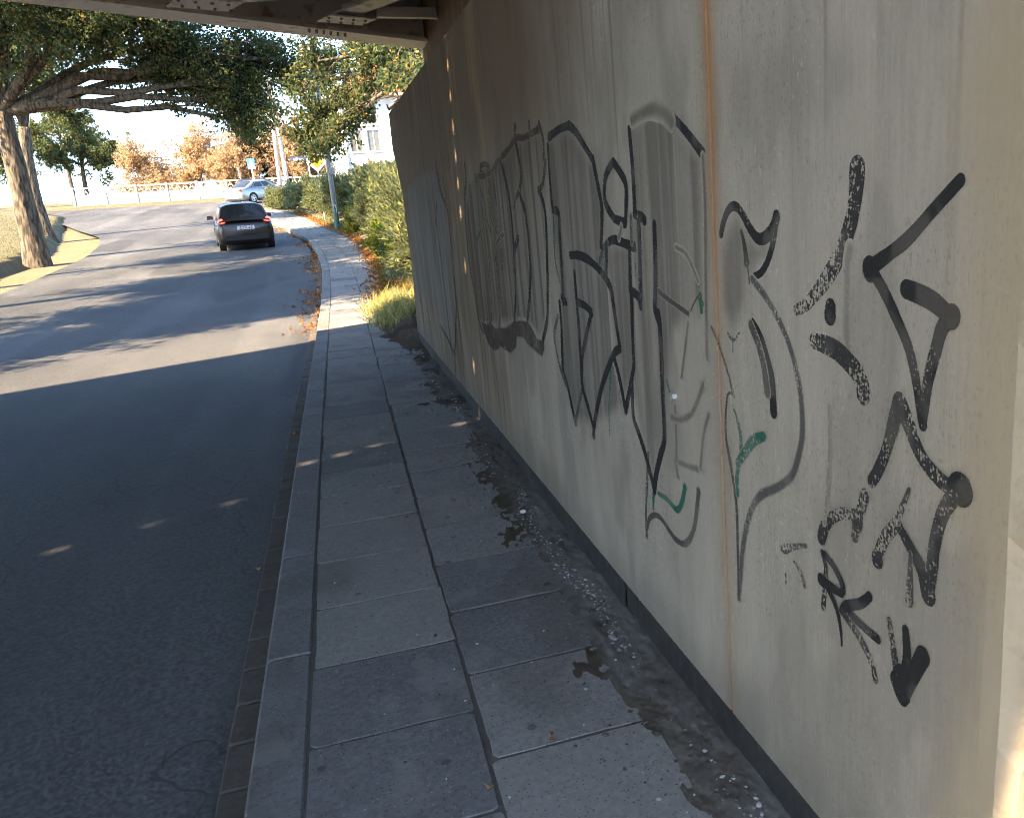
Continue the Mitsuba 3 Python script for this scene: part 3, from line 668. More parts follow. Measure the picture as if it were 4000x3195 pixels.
# ---------------- railway bridge overhead (skewed: x across the road, c along it at the wall) ----------------
def sk(mesh):
    m = mesh.copy(); v = m.vertices; v[:, 1] += .42 * (v[:, 0] - .86); v[:, 2] -= .045 * (v[:, 0] - 1); m.vertices = v; return m
def bx(*a): return sk(box(*a))
RB = thing('railway_bridge', 'steel railway bridge with pale riveted girders crossing over the road', 'bridge')
BX0, BX1 = -9.6, 1.5
def girder(c0, c1, z0=3.38, z1=4.32):
    k = add('girder', cat([bx(BX0, BX1, c0, c1, z0, z0 + .035), bx(BX0, BX1, c0 + .05, c1 - .05, z0 + .0352, z0 + .06), bx(BX0, BX1, (c0 + c1) / 2 - .015, (c0 + c1) / 2 + .015, z0 + .06, z1 - .03),
                           bx(BX0, BX1, c0, c1, z1 - .03, z1)] + [bx(x, x + .02, c0 + .06, c1 - .06, z0 + .06, z1 - .03) for x in np.arange(BX0 + .5, BX1 - .1, 1.1)]), 'painted_steel', RB)
    return k
g_outer = girder(10.66, 11.16)
for c in (8.0, 5.5, 3.0, .72): girder(c, c + .36)
def flat_bar(p, q, w, z, t=.02):
    p, q = np.array(p, float), np.array(q, float); d = (q - p) / np.linalg.norm(q - p); n = np.array([-d[1], d[0]]) * w / 2
    poly = [p - n, q - n, q + n, p + n]; v = [[*a, z] for a in poly] + [[*a, z + t] for a in poly]
    return tm(v, [[0, 2, 1], [0, 3, 2], [4, 5, 6], [4, 6, 7]] + [[i, (i + 1) % 4, 4 + (i + 1) % 4] for i in range(4)] + [[i, 4 + (i + 1) % 4, 4 + i] for i in range(4)])
def sky_z(x, z): return z - .045 * (x - 1)
BR1 = [((-.62, 9.28), (1.5, 8.52)), ((.52, 9.98), (1.36, 8.42)), ((.86, 9.93), (1.5, 9.98))]
for (p, q), w in zip(BR1, (.16, .24, .09)):
    zz = 3.43 if w < .2 else 3.455
    add('brace', cat([flat_bar(p, q, w, zz), flat_bar(np.array(p) + .012, np.array(q) + .012, .012, zz + .02, .09)]), 'painted_steel', RB)
for (x, y, w, h) in ((-.72, 9.28, .5, .42), (.56, 9.98, .46, .34)):
    gk = add('gusset_plate', flat_bar((x - w / 2, y - .42 * w / 2), (x + w / 2, y + .42 * w / 2), h, 3.408, .012), 'painted_steel', RB)
    for a in np.linspace(-.4, .4, 4):
        for b in (-.28, .28):
            add('bolt', mov(trimesh.creation.icosphere(1, .017), x + a * w, y + .42 * a * w + b * h, 3.404), 'bolt_steel', gk)
for x in np.arange(.18, .62, .075):                                    # rivets along the outer flange by the bracing
    for b in (-.05, .05):
        add('bolt', mov(trimesh.creation.icosphere(1, .016), x, 10.80 + b + .42 * (x - .86), 3.374 - .045 * (x - 1)), 'bolt_steel', g_outer)
DZ = 4.35
for c0, c1 in ((.305, 5.197), (5.229, 11.22)):
    add('deck_plate', bx(BX0, 1.62, c0, c1, DZ, DZ + .016), 'dark_steel', RB)
r9 = np.random.default_rng(3)
bars, x = [], BX0
while x < 1.5:
    o = r9.uniform(.04, .09) if r9.random() < .5 else 0.
    bars.append(bx(x, x + .21 - o, 5.19, 5.236, DZ + .0165, DZ + .03)); x += .21
add('gap_cover', cat(bars), 'dark_steel', RB)
for c in np.arange(.8, 11.2, .62):
    if abs(c - 5.2) > .3: add('sleeper', bx(BX0, 1.6, c, c + .24, DZ + .017, DZ + .19), 'dark_steel', RB)
add('edge_beam', bx(BX0, 1.62, 11.0, 11.2, DZ + .2, DZ + .42), 'painted_steel', RB)
AB = thing('concrete_abutment', 'plain sooty abutment wall on the other side of the road under the bridge', 'wall')
def op(x0, x1, c0, c1, z0, z1): return bx(x0, x1, c0, c1, z0, z1)
add('wall_face', op(-10.4, -9.6, .2, 11.4, -.8, 4.4), 'sooty_concrete', AB)
def embankment(x0, x1, flip):
    v, xs = [], np.array([x0, x1])
    prof_ = [(-5.5, -.6), (.2, 4.1), (1.0, 4.9), (11.2, 4.9), (12.6, 4.2), (18., .0)]
    for x in xs: v += [[x, c + .3 * (x - .86), z] for c, z in prof_]
    n = len(prof_); f = []
    for i in range(n - 1): f += [[i, i + n, i + 1 + n], [i, i + n + 1, i + 1]]
    f += [[0, i, i + 1] for i in range(1, n - 1)] + [[n, n + i + 1, n + i] for i in range(1, n - 1)]
    return tm(v, f)
scene['embankment'] = mikit.ply(cat([embankment(2.1, 40, 0), embankment(-50, -10.3, 1)]), 'earth'); structure('embankment')

# ---------------- vegetation ----------------
def leaves(P, D, L, Wd, cols, r, bend=.25):
    """leaf blades: positions P, directions D, length L, width Wd; each a folded diamond of 4 triangles"""
    n = len(P); D = D / (np.linalg.norm(D, axis=1, keepdims=True) + 1e-9)
    s = np.cross(D, r.normal(size=(n, 3))); s /= np.linalg.norm(s, axis=1, keepdims=True) + 1e-9
    u = np.cross(s, D); L = np.broadcast_to(L, n)[:, None]; Wd = np.broadcast_to(Wd, n)[:, None]
    a, b = P, P + D * L; m = P + D * L * .45 + u * L * bend * .3
    v = np.stack([a, m - s * Wd / 2 + u * Wd * .2, b, m + s * Wd / 2 + u * Wd * .2, m], 1).reshape(-1, 3)
    k = np.arange(n)[:, None] * 5
    f = np.concatenate([k + np.array([t]) for t in ([0, 1, 4], [1, 2, 4], [2, 3, 4], [3, 0, 4])], 0)
    return tm(v, f), np.repeat(cols, 5, axis=0)
def palette(r, n, cols, w, v=.25):
    c = np.array(cols)[r.choice(len(cols), n, p=np.array(w) / sum(w))]
    return c * np.exp(r.normal(0, v, (n, 1)))
OAK = ([(.075, .10, .05), (.095, .12, .055), (.16, .17, .06), (.26, .2, .065), (.4, .2, .06)], [5, 5, 2.2, .5, .3])
def limb(p, q, r0, r1, r, sag=.12, n=7):
    t = np.linspace(0, 1, n)[:, None]; p, q = np.array(p, float), np.array(q, float); L = np.linalg.norm(q - p)
    c = p + (q - p) * t + np.sin(t * np.pi) * np.array([0, 0, sag * L]) + r.normal(0, .018 * L, (n, 3)) * np.sin(t * np.pi)
    return c, tube(c, np.linspace(r0, r1, n), 6)
def tree(name, lab, base, h, lobes, nl, pal, seed, size=.1, rt=.22, group=None, catg='tree', density=.5, fork=.35):
    """trunk, limbs to every lobe (cx, cy, cz, rx, ry, rz), twigs, and a crown of leaves set on the twigs"""
    r = np.random.default_rng(seed); k = thing(name, lab, catg, group)
    base = np.array(base, float); top = base + [0, 0, h * fork]
    tt = np.linspace(0, 1, 34); b0 = base - [0, 0, .7]; tc = b0 + (top - b0) * tt[:, None] + np.sin(tt * np.pi)[:, None] * np.array([.10, .06, 0]) * h * .1 * r.normal()
    tk = tube(tc, rt * (1.2 - .4 * tt + .75 * np.exp(-tt * 11)), 22); nv = tk.vertices - tc[np.repeat(np.arange(34), 22).tolist() + [0, 33]]
    tk.vertices += nv * (.32 * (npn(tk.vertices * [1, 1, .12], 9.) - .5) + .22 * (npn(tk.vertices * [1, 1, .3], 2.1) - .5))[:, None]; tr = [tk]; lb = []; P, D = [], []
    vol = np.array([l[3] * l[4] * l[5] for l in lobes]) ** .52; cnt = (nl * vol / vol.sum()).astype(int)
    for l, n in zip(lobes, cnt):
        c, R = np.array(l[:3], float), np.array(l[3:], float)
        pts, m = limb(top, c, rt * .55, rt * .16, r, .06); lb.append(m)
        ends = []
        for _ in range(max(5, int(n / 420))):
            d = r.normal(size=3); d /= np.linalg.norm(d)
            e = c + d * R * r.uniform(.55, 1.0); s = pts[r.integers(3, 7)]
            q, m = limb(s, e, rt * .12, .008, r, .08); lb.append(m); ends.append(q)
        nt = max(8, int(n / 17))                                                  # twig clusters along the branches
        for _ in range(nt):
            q = ends[r.integers(len(ends))]; a = q[r.integers(2, len(q))] + r.normal(0, .42, 3) * np.minimum(1, R / 1.6)
            if npn(a[None], .75, 2, seed * 3.1)[0] < density * r.uniform(.75, 1.1): continue
            dd = r.normal(size=3) + [0, 0, -.35]; dd /= np.linalg.norm(dd)
            kx = 34; t = r.random((kx, 1)); P.append(a + dd * t * .5 + r.normal(0, .10, (kx, 3))); D.append(dd + r.normal(0, .8, (kx, 3)) + [0, 0, -.3])
    P, D = np.vstack(P), np.vstack(D); n = len(P)
    m, c = leaves(P, D, size * r.uniform(.7, 1.35, n), size * .62 * r.uniform(.8, 1.2, n), palette(r, n, *pal), r)
    add('trunk', cat(tr), 'bark', k, smooth=True); add('limbs', cat(lb), 'bark', k, smooth=True)
    add('crown', m, 'leaf', k, color=c)
    return k
gz = lambda x, y: float(bank(np.array([x]), np.array([y]))[0])
tree('oak_tree', 'green oak with boughs hanging over the pavement beside the abutment end', (4.6, 27, gz(4.6, 27)), 12,
     [(.6, 28.0, 5.75, .9, 1.3, .55), (.0, 28.2, 3.85, .5, .8, .45), (.95, 27.0, 4.55, .85, 1.1, .32), (1.6, 25.2, 4.75, .7, 1.0, .3), (2.1, 24.0, 3.95, .5, .9, .3), (1.75, 25.0, 5.5, .7, 1.2, .4), (2.15, 19.6, 4.35, .45, .9, .6), (1.95, 20.6, 5.0, .5, .8, .35), (2.2, 18.4, 3.75, .4, .8, .35), (-.05, 27.5, 4.85, .6, 1.0, .3), (.6, 26, 3.5, .6, .8, .22), (.15, 28, 3.3, .3, .5, .22), (2.6, 24.5, 6.8, 1.9, 2.2, .9), (1.9, 25.5, 8.6, 2.6, 2.8, 1.6), (4.6, 28, 9.4, 3.2, 3.2, 2.2)], 45000, OAK, 11, .125, .24, density=.5)
tree('oak_tree', 'broad dark green oak leaning over the road from the left side', (-8.4, 31, gz(-8.4, 31)), 13,
     [(-1.45, 30.5, 6.3, 1.0, 1.6, .9), (-1.5, 30.2, 5.25, 1.0, 1.4, .8), (-.9, 30.2, 4.6, .7, 1.0, .45), (-1.6, 30.4, 4.35, .5, .9, .35), (-.25, 30.3, 6.2, .8, 1.4, .8), (-2.3, 31, 5.6, 1.1, 1.6, .9), (-3.2, 31, 6.9, 1.4, 2.2, 1.1), (-5.0, 29.5, 7.6, 2.6, 3.0, 1.6), (-6.6, 31, 10.4, 3.6, 3.6, 2.2), (-3.2, 28, 9.8, 2.8, 2.8, 1.7), (-9.6, 29.5, 8.0, 3.0, 3.0, 2.4)], 84000, OAK, 12, .12, .3, density=.44)
tree('lime_tree', 'roadside tree nearest the bridge on the left, its crown shading the road', (-10.4, 12.0, gz(-10.4, 12.0)), 10,
     [(-9.2, 10.6, 4.6, 1.5, 1.6, 1.3), (-9.3, 10.9, 6.7, 1.7, 1.9, 1.4), (-9.2, 11.4, 8.7, 2.0, 2.4, 1.4), (-9.3, 13.6, 5.6, 1.7, 1.8, 1.6), (-9.4, 14.2, 8.0, 2.0, 2.0, 1.5)], 52000, OAK, 19, .125, .2, density=.45)
tree('lime_tree', 'dense roadside tree at the far left past the bridge', (-9.4, 17.5, gz(-9.4, 17.5)), 10,
     [(-8.9, 17.2, 6.3, 2.6, 2.8, 2.0), (-9.6, 15.4, 7.4, 2.4, 2.0, 1.6), (-8.6, 20.0, 8.3, 2.8, 3.0, 2.0), (-7.6, 18.3, 5.0, 1.7, 2.0, 1.2)], 34000, OAK, 13, .12, .2, density=.43)
tree('lime_tree', 'roadside tree standing left of the dark car', (-9.8, 24, gz(-9.8, 24)), 10,
     [(-9.6, 23.5, 6.6, 2.8, 2.6, 2.2), (-9.0, 26, 8.6, 2.8, 2.8, 2.0), (-8.0, 22.4, 8.0, 2.0, 2.0, 1.5)], 26000, OAK, 14, .12, .2, density=.43)
tree('lime_tree', 'tall tree on the left verge before the junction', (-10.5, 41, gz(-10.5, 41)), 12,
     [(-9.8, 40, 8.6, 3.2, 3.4, 2.6), (-8.2, 43, 10.6, 3.0, 3.0, 2.0), (-11.5, 38, 10.4, 3.0, 3.0, 2.2)], 20000, OAK, 15, .15, .24, density=.42)
tree('garden_tree', 'green tree in front of the white house', (-.2, 63.5, gz(-.2, 70)), 11,
     [(.6, 70, 10.6, 2.4, 2.2, 2.2), (-1.2, 69.5, 8.6, 1.8, 1.8, 1.7), (1.9, 71, 13.4, 2.2, 2.2, 1.8)], 6500, OAK, 16, .18, .2, density=.42) if False else None
tree('garden_tree', 'green garden tree beside the white house behind the hedge', (1.0, 69.5, gz(1.0, 69.5)), 11,
     [(.9, 69.5, 9.4, 1.7, 2.0, 1.7), (2.6, 69, 11.6, 2.2, 2.0, 1.9), (-.2, 70, 11.6, 1.7, 2.0, 1.6), (4.9, 70.2, 9.9, 1.4, 1.2, .8)], 8000, OAK, 17, .19, .17, density=.42)
for i, (x, y, hh, lab) in enumerate([(-16.5, 77, 8, 'green garden tree at the left end of the lattice fence'), (-22, 73, 9, 'broad green tree on the far left beyond the junction'), (-29, 79, 11, 'tall green tree furthest left beyond the junction'), (-21, 92, 12, 'tall distant green tree behind the others on the far left')]):
    z = gz(x, y)
    tree('garden_tree', lab, (x, y, z), hh, [(x, y, z + hh * .66, hh * .3, hh * .3, hh * .26), (x + 1.6, y - .6, z + hh * .45, hh * .24, hh * .22, hh * .2), (x - 1.7, y - .4, z + hh * .48, hh * .24, hh * .22, hh * .2), (x + .4, y - .5, z + hh * .9, hh * .2, hh * .2, hh * .16)], 9000, OAK, 60 + i, .2, .16, density=.4)
RUST = ([(.46, .32, .19), (.52, .38, .24), (.40, .25, .14), (.33, .28, .16), (.58, .46, .3)], [4, 4, 2, 1.5, 2])
DARK = ([(.05, .045, .02), (.075, .06, .03), (.12, .075, .03)], [4, 3, 1])
for i, (x, y, w, hh, pal, lab) in enumerate([(-5.6, 71.5, 1.6, 5.6, RUST, 'orange autumn bush left of the pedestrian crossing sign'), (-4.2, 73.2, 2.0, 6.4, DARK, 'dark brown bare bush behind the pedestrian crossing sign'), (-1.75, 72.2, 1.5, 5.6, RUST, 'tall orange autumn bush behind the street name sign'), (-.1, 73, 1.5, 5.2, RUST, 'orange autumn bush right of the street name sign'), (-7.9, 72.5, 2.0, 5.6, RUST, 'tawny autumn bush at the left end of the lattice fence'), (-11.2, 73, 2.4, 5., RUST, 'large tawny bush far left behind the fence')]):
    z = gz(x, y)
    tree('autumn_bush', lab, (x, y, z - .2), hh, [(x, y, z + hh * .62, w, 1.5, hh * .42), (x + .5 * w, y - .3, z + hh * .36, w * .7, 1.2, hh * .3), (x - .5 * w, y - .2, z + hh * .33, w * .7, 1.2, hh * .28)], 8500, pal, 30 + i, .15, .07, 'autumn bushes behind the lattice fence', 'bush', .3, .2)

JUN = ([(.16, .185, .10), (.2, .22, .105), (.11, .13, .07), (.34, .34, .11), (.4, .33, .09)], [5, 4, 4, 1.6, .5])
YEL = ([(.16, .2, .035), (.22, .24, .05), (.09, .14, .03), (.28, .2, .04)], [4, 3, 3, .6])
def spread_shrub(lab, c, R, n, pal, seed, blade=(.15, .036), name='juniper_shrub', up=.55, group='evergreen shrubs beside the far pavement'):
    """arching feathery branches from a low centre, each a plume of small blades"""
    r = np.random.default_rng(seed); k = thing(name, lab, 'shrub', group)
    c = np.array(c, float); R = np.array(R, float); st, P, D, Q = [], [], [], []
    for _ in range(n):
        az, el = r.uniform(0, 2 * np.pi), abs(r.normal(0, 1))
        d = np.array([math.cos(az), math.sin(az), r.uniform(.05, 1.15) * up * 1.6]); d /= np.linalg.norm(d * [1, 1, .8])
        e = c + d * R * r.uniform(.72, 1.06)
        o = c + np.array([math.cos(az), math.sin(az), 0]) * R * [.2, .2, 0] * r.random()
        t = np.linspace(0, 1, 7)[:, None]; pts = o + (e - o) * t + np.sin(t * np.pi) * np.array([0, 0, .16 * R[2]]) + r.normal(0, .02, (7, 3))
        st.append(tube(pts, np.linspace(.018, .004, 7), 4, False))
        kk = 60; tt = 1 - r.random(kk) ** 1.6 * .85; a = np.stack([np.interp(tt, t[:, 0], pts[:, q]) for q in range(3)], 1)
        P.append(a + r.normal(0, .07, (kk, 3)) * [1, 1, .6]); D.append((e - o) / np.linalg.norm(e - o) + r.normal(0, .5, (kk, 3)) + [0, 0, .12]); Q.append(np.full(kk, r.integers(3)))
    P, D = np.vstack(P), np.vstack(D); m_ = len(P)
    col = palette(r, m_, *pal)
    m, cc = leaves(P, D, blade[0] * r.uniform(.6, 1.4, m_), blade[1] * r.uniform(.7, 1.3, m_), col, r)
    add('branches', cat(st), 'bark', k); add('foliage', m, 'leaf', k, color=cc)
for i, (x, y, rx, ry, rz, n, lab) in enumerate([
    (2.35, 14.6, 1.25, 1.7, 2.05, 560, 'tall shaded shrub beside the end of the abutment wall'),
    (2.55, 18.4, 1.35, 1.9, 2.25, 560, 'evergreen shrub second from the abutment, lit at its tips'),
    (2.6, 22.6, 1.4, 2.2, 2.35, 560, 'tall evergreen shrub right of the concrete lamp post'),
    (2.35, 27.2, 1.35, 2.2, 2.5, 520, 'evergreen shrub just right of the concrete lamp post, third from the wall'),
    (2.6, 32.0, 1.7, 2.2, 2.3, 520, 'evergreen shrub directly behind the concrete lamp post'),
    (1.3, 37.4, 1.2, 2.2, 1.9, 460, 'evergreen shrub under the priority road sign'),
    (.75, 41.6, 1.35, 2.2, 1.85, 460, 'evergreen shrub left of the priority road sign'),
    (-.35, 45.6, 1.15, 2.0, 1.6, 420, 'low spreading evergreen shrub below the street name sign'),
    (-1.5, 49.4, 1.05, 1.7, 1.25, 380, 'low rounded evergreen shrub at the tip of the hedge beside the silver car')]):
    spread_shrub(lab, (x, y, gz(x, y) - .1), (rx, ry, rz * (1.0 if y < 35 else 1.08)), int(n * 1.15), JUN, 50 + i)
for i, (x, y, rx, rz, lab) in enumerate([(1.55, 15.4, .55, 1.25, 'yellow-green leafy plant lit by the sun near the end of the wall'), (1.45, 19.6, .5, 1.0, 'yellow-green leafy plant in front of the second evergreen shrub'), (1.25, 30.6, .45, .8, 'small yellow-green plant at the foot of the lamp post'), (1.75, 24.2, .5, 1.5, 'tall yellow-green plant between the evergreen shrubs'), (-2.15, 51.2, .45, .9, 'small yellowing bush at the kerb corner beside the silver car'), (1.9, 17.0, .5, 1.7, 'upright pale green plant among the shaded shrubs')]):
    spread_shrub(lab, (x, y, gz(x, y) - .05), (rx, rx, rz), 110, YEL, 80 + i, (.085, .045), 'leafy_plant', .8, 'yellow-green plants along the hedge')
# grass tuft at the end of the wall, rough grass on the bank
def blades(P, r, L, w, lean=.5):
    n = len(P); az = r.uniform(0, 6.28, n); D = np.stack([np.cos(az) * lean * r.random(n), np.sin(az) * lean * r.random(n), np.ones(n)], 1)
    return D, L * r.uniform(.5, 1.2, n)
r = np.random.default_rng(90)
gt = np.stack([r.normal(.72, .13, 2400), r.normal(12.0, .55, 2400)], 1); gt = gt[(gt[:, 0] > .36) & (gt[:, 0] < 1.05)]
P = np.array([[x, y, max(top_z(min(x, .89), min(y, 12.3)), gz(x, y)) - .01] for x, y in gt])
D, L = blades(P, r, .25, .01, 1.15)
m, c = leaves(P, D, L, .011, palette(r, len(P), [(.42, .42, .17), (.52, .46, .25), (.28, .31, .1)], [3, 2, 2]), r, .5)
gk = thing('grass_tuft', 'bright sunlit grass tuft growing against the end of the wall', 'grass'); scene[gk] = mikit.ply(m, 'leaf', color=c)
gb = np.stack([r.uniform(.05, 1.3, 9000), r.uniform(11.2, 40, 9000)], 1); gb[:, 0] += XS(gb[:, 1]) - .12
gl = np.stack([-r.uniform(.0, 2.5, 2500), r.uniform(9, 50, 2500)], 1); gl[:, 0] += XK(gl[:, 1]) - ROADW - 1.75
gb = np.vstack([gb[npn(np.c_[gb, gb[:, :1] * 0], .9, 2)[:] > .46], gl])
P = np.array([[x, y, gz(x, y) - .01] for x, y in gb]); D, L = blades(P, r, .15, .01, .8)
m, c = leaves(P, D, L, .014, palette(r, len(P), [(.1, .14, .035), (.16, .17, .06), (.2, .16, .07)], [3, 2, 1]), r, .5)
scene['grass'] = mikit.ply(m, 'leaf', color=c); labels['grass'] = {'kind': 'stuff', 'label': 'rough grass along the foot of the hedge', 'category': 'grass'}
# fallen leaves along the kerb and the hedge foot
def litter(r, n):
    out = []
    a = r.uniform(11.5, 46, n); e = XS(a) - np.abs(r.normal(0, .13, n)) + .12; out.append(np.stack([e, a], 1))
    a = r.uniform(12, 40, n // 2); pat = npn(np.c_[a * .9, a * 0, a * 0], 1., 2) > .5; out.append(np.stack([XK(a) - .03 - np.abs(r.normal(0, .075, n // 2)) * (1 + 1.6 * pat), a], 1)[(pat | (r.random(n // 2) < .15)) & (r.random(n // 2) < .45)])
    out.append(np.stack([r.normal(.95, .2, n // 6), r.normal(14.6, .7, n // 6)], 1))
    a = r.uniform(1.2, 12, 26); out.append(np.stack([np.where(r.random(26) < .6, XK(a) - r.uniform(.02, .12, 26), r.uniform(.2, .8, 26)), a], 1))
    return np.vstack(out)
q = litter(r, 4200); zz = []
for x, y in q:
    k_ = float(XK(y))
    zz.append((float(PZ(y)) - (ROAD_DROP if x < k_ - .11 else .10)) + .012 if x < k_ else (max(top_z(x, y), gz(x, y)) + .008))
P = np.c_[q, np.array(zz) + r.uniform(0, .02, len(q))]; D = np.c_[r.normal(size=(len(P), 2)), r.normal(0, .22, len(P))]
m, c = leaves(P, D, .07 * np.where(P[:, 1] < 12, .5, 1) * r.uniform(.6, 1.3, len(P)), .046 * np.where(P[:, 1] < 12, .5, 1) * r.uniform(.6, 1.3, len(P)), palette(r, len(P), [(.34, .15, .05), (.26, .1, .035), (.42, .25, .1), (.2, .09, .04)], [4, 3, 2, 2]), r, .9)
scene['leaf_litter'] = mikit.ply(m, 'dry_leaf', color=c); labels['leaf_litter'] = {'kind': 'stuff', 'label': 'fallen orange-brown leaves in the gutter and along the hedge', 'category': 'fallen leaves'}
def one_leaf(x, y, ang, col, lab, s=.05):
    k = thing('fallen_leaf', lab, 'leaf'); rr = np.random.default_rng(int(x * 1000) + 5)
    m, c = leaves(np.array([[x, y, top_z(x, y) + .012]]), np.array([[math.cos(ang), math.sin(ang), .12]]), s, s * .55, np.array([col]), rr, .8)
    scene[k] = mikit.ply(m, 'dry_leaf', color=c)
one_leaf(.225, 1.94, 2.6, (.42, .27, .1), 'small yellow-brown leaf lying in the joint between the nearest slabs', .035)
one_leaf(.655, 2.86, .5, (.3, .16, .07), 'small brown leaf on the dirt beside the plinth', .03)

# ---------------- street furniture, fence, house ----------------
def cyl(x, y, z0, z1, r0, r1=None, n=12): return tube([(x, y, z0), (x, y, (z0 + z1) / 2), (x, y, z1)], np.linspace(r0, r1 or r0, 3), n)
k = thing('lamp_post', 'weathered concrete lamp post with a green-painted lower part beside the pavement', 'lamp post')
x, y, z = .58, 33.9, gz(.4, 33.9) - .1
add('shaft', cyl(x, y, z + 1.27, z + 7.5, .092, .062), 'pole_concrete', k, smooth=40)
add('green_band', cyl(x, y, z + .42, z + 1.27, .1, .095), 'pole_green', k, smooth=40); add('base', cyl(x, y, z - .3, z + .42, .104, .1), 'pole_concrete', k, smooth=40)
add('junction_box', mov(cbox(.15, .1, .26, .012), x + .07, y - .12, z + 2.62), 'grey_plastic', k)
add('graffiti_mark', cat([box(x - .06, x - .035, y - .108, y - .1, z + 1.05, z + 1.28), box(x - .06, x + .05, y - .108, y - .1, z + 1.25, z + 1.29), box(x + .03, x + .05, y - .108, y - .1, z + 1.0, z + 1.25)]), 'white_paint', k)
add('lamp_arm', tube([(x, y, z + 7.4), (x - .3, y, z + 7.75), (x - .9, y, z + 7.85)], .03), 'galvanised', k, smooth=40); add('lamp_head', mov(cbox(.55, .18, .1, .03), x - 1.1, y, z + 7.9), 'grey_plastic', k)

def sign_post(k, x, y, z0, z1, r=.03, m='galvanised'): add('post', cyl(x, y, z0, z1, r, r, 8), m, k, smooth=40)
k = thing('priority_sign', 'yellow and white diamond priority road sign on a grey post in the hedge', 'road sign')
x, y, z = .2, 38., 3.45
sign_post(k, .2, 38.05, 1.0, 3.7)
dia = lambda h, t, yy: tm([[x, yy, z - h], [x + h, yy, z], [x, yy, z + h], [x - h, yy, z], [x, yy + t, z - h], [x + h, yy + t, z], [x, yy + t, z + h], [x - h, yy + t, z]],
                          [[0, 1, 2], [0, 2, 3], [4, 6, 5], [4, 7, 6]] + [[i, 4 + i, (i + 1) % 4] for i in range(4)] + [[(i + 1) % 4, 4 + i, 4 + (i + 1) % 4] for i in range(4)])
add('plate', dia(.415, .02, y - .03), 'white_paint', k); add('yellow_field', dia(.27, .006, y - .036), 'yellow_paint', k)
k = thing('crossing_sign', 'blue and white pedestrian crossing sign on a white post behind the silver car', 'road sign')
x, y, z = -3.68, 61.5, 4.72
sign_post(k, x + .0, y + .04, 2.2, 5.05, .045, 'white_paint')
add('plate', mov(rot(cbox(.46, .66, .03, .01), math.pi / 2, (1, 0, 0)), x, y, z), 'blue_paint', k)
add('triangle', tm([[x - .2, y - .012, z - .18], [x + .2, y - .012, z - .18], [x, y - .012, z + .24], [x - .2, y - .008, z - .18], [x + .2, y - .008, z - .18], [x, y - .008, z + .24]], [[0, 1, 2], [3, 5, 4], [0, 2, 5], [0, 5, 3], [1, 4, 5], [1, 5, 2], [0, 3, 4], [0, 4, 1]]), 'white_paint', k)
add('lower_panel', box(x - .22, x + .22, y - .016, y - .004, z - .325, z - .185), 'white_paint', k)
PX, PZc = x, z - .02
add('walking_figure', cat([tube([(PX + a, y - .014, PZc + b) for a, b in seg], .016, 5) for seg in ([(0, .06), (-.01, -.04), (-.015, -.06)], [(-.015, -.05), (.03, -.09), (.06, -.15)], [(-.015, -.05), (-.05, -.1), (-.07, -.15)], [(0, .04), (.04, 0), (.06, -.03)])] + [mov(trimesh.creation.icosphere(1, .024), PX, y - .014, PZc + .1)]), 'dark_metal', k)
k = thing('street_name_sign', 'dark navy street name plate with white lettering on a thin dark post', 'street sign')
x, y, z = -.78, 58.6, 4.74
add('post', cyl(-1.24, y, 2.4, 4.92, .026, .026, 8), 'dark_metal', k, smooth=40)
add('frame', cat([box(-1.26, -.27, y - .02, y + .02, 4.86, 4.9)]), 'dark_metal', k)
add('plate', box(-1.21, -.28, y - .012, y + .012, 4.6, 4.857), 'navy_paint', k)
tx = meshkit.text_mesh('BRZOZA', .105, .004, True); tx.apply_transform(trimesh.transformations.rotation_matrix(math.pi / 2, (1, 0, 0)))
tx.apply_translation([-1.03, y - .0125, 4.635]); add('lettering', tx, 'white_paint', k)
t2 = meshkit.text_mesh('ulica', .05, .004); t2.apply_transform(trimesh.transformations.rotation_matrix(math.pi / 2, (1, 0, 0))); t2.apply_translation([-.9, y - .0125, 4.785]); add('lettering', t2, 'white_paint', k)
k = thing('information_sign', 'narrow pale blue and white upright sign beside the street name plate', 'road sign')
x, y = -.2, 60.5
sign_post(k, x, y + .04, 2.3, 5.9, .04, 'white_paint')
add('plate', box(x - .16, x + .16, y - .01, y + .01, 4.75, 5.75), 'white_paint', k)
add('blue_panel', box(x - .13, x + .13, y - .016, y - .0105, 5.0, 5.7), 'blue_paint', k)
add('pictogram', cat([box(x - .09, x + .02, y - .02, y - .0165, zz, zz + .12) for zz in (5.06, 5.24, 5.42)] + [box(x + .04, x + .1, y - .02, y - .0165, 5.1, 5.6)]), 'white_paint', k)
k = thing('utility_pole', 'tall twin-leg utility pole with a sunlit pale edge behind the junction', 'utility pole')
for i, (dx, sp) in enumerate(((-.12, -.14), (.12, .16))):
    add('leg', tube([(-2.0 + dx + sp, 64, 2.3), (-1.95 + dx * .8 + sp * .5, 64, 6), (-1.9 + dx * .5, 64, 11.4)], [.15, .13, .1], 8), 'pole_concrete', k, smooth=40)
for zz in (3.6, 5.4, 7.4, 9.6): add('spreader', box(-2.16, -1.74, 63.97, 64.03, zz, zz + .09), 'pole_concrete', k)
k = thing('wooden_stake', 'thin pale wooden stake standing left of the pedestrian crossing sign', 'post')
add('shaft', tube([(-4.75, 66.6, 2.3), (-4.8, 66.6, 3.6), (-4.86, 66.6, 4.75)], .045, 6), 'fence_concrete', k)
FK = thing('lattice_fence', 'pale precast concrete fence with pierced lattice panels along the far side of the junction', 'fence')
fy = 67.6
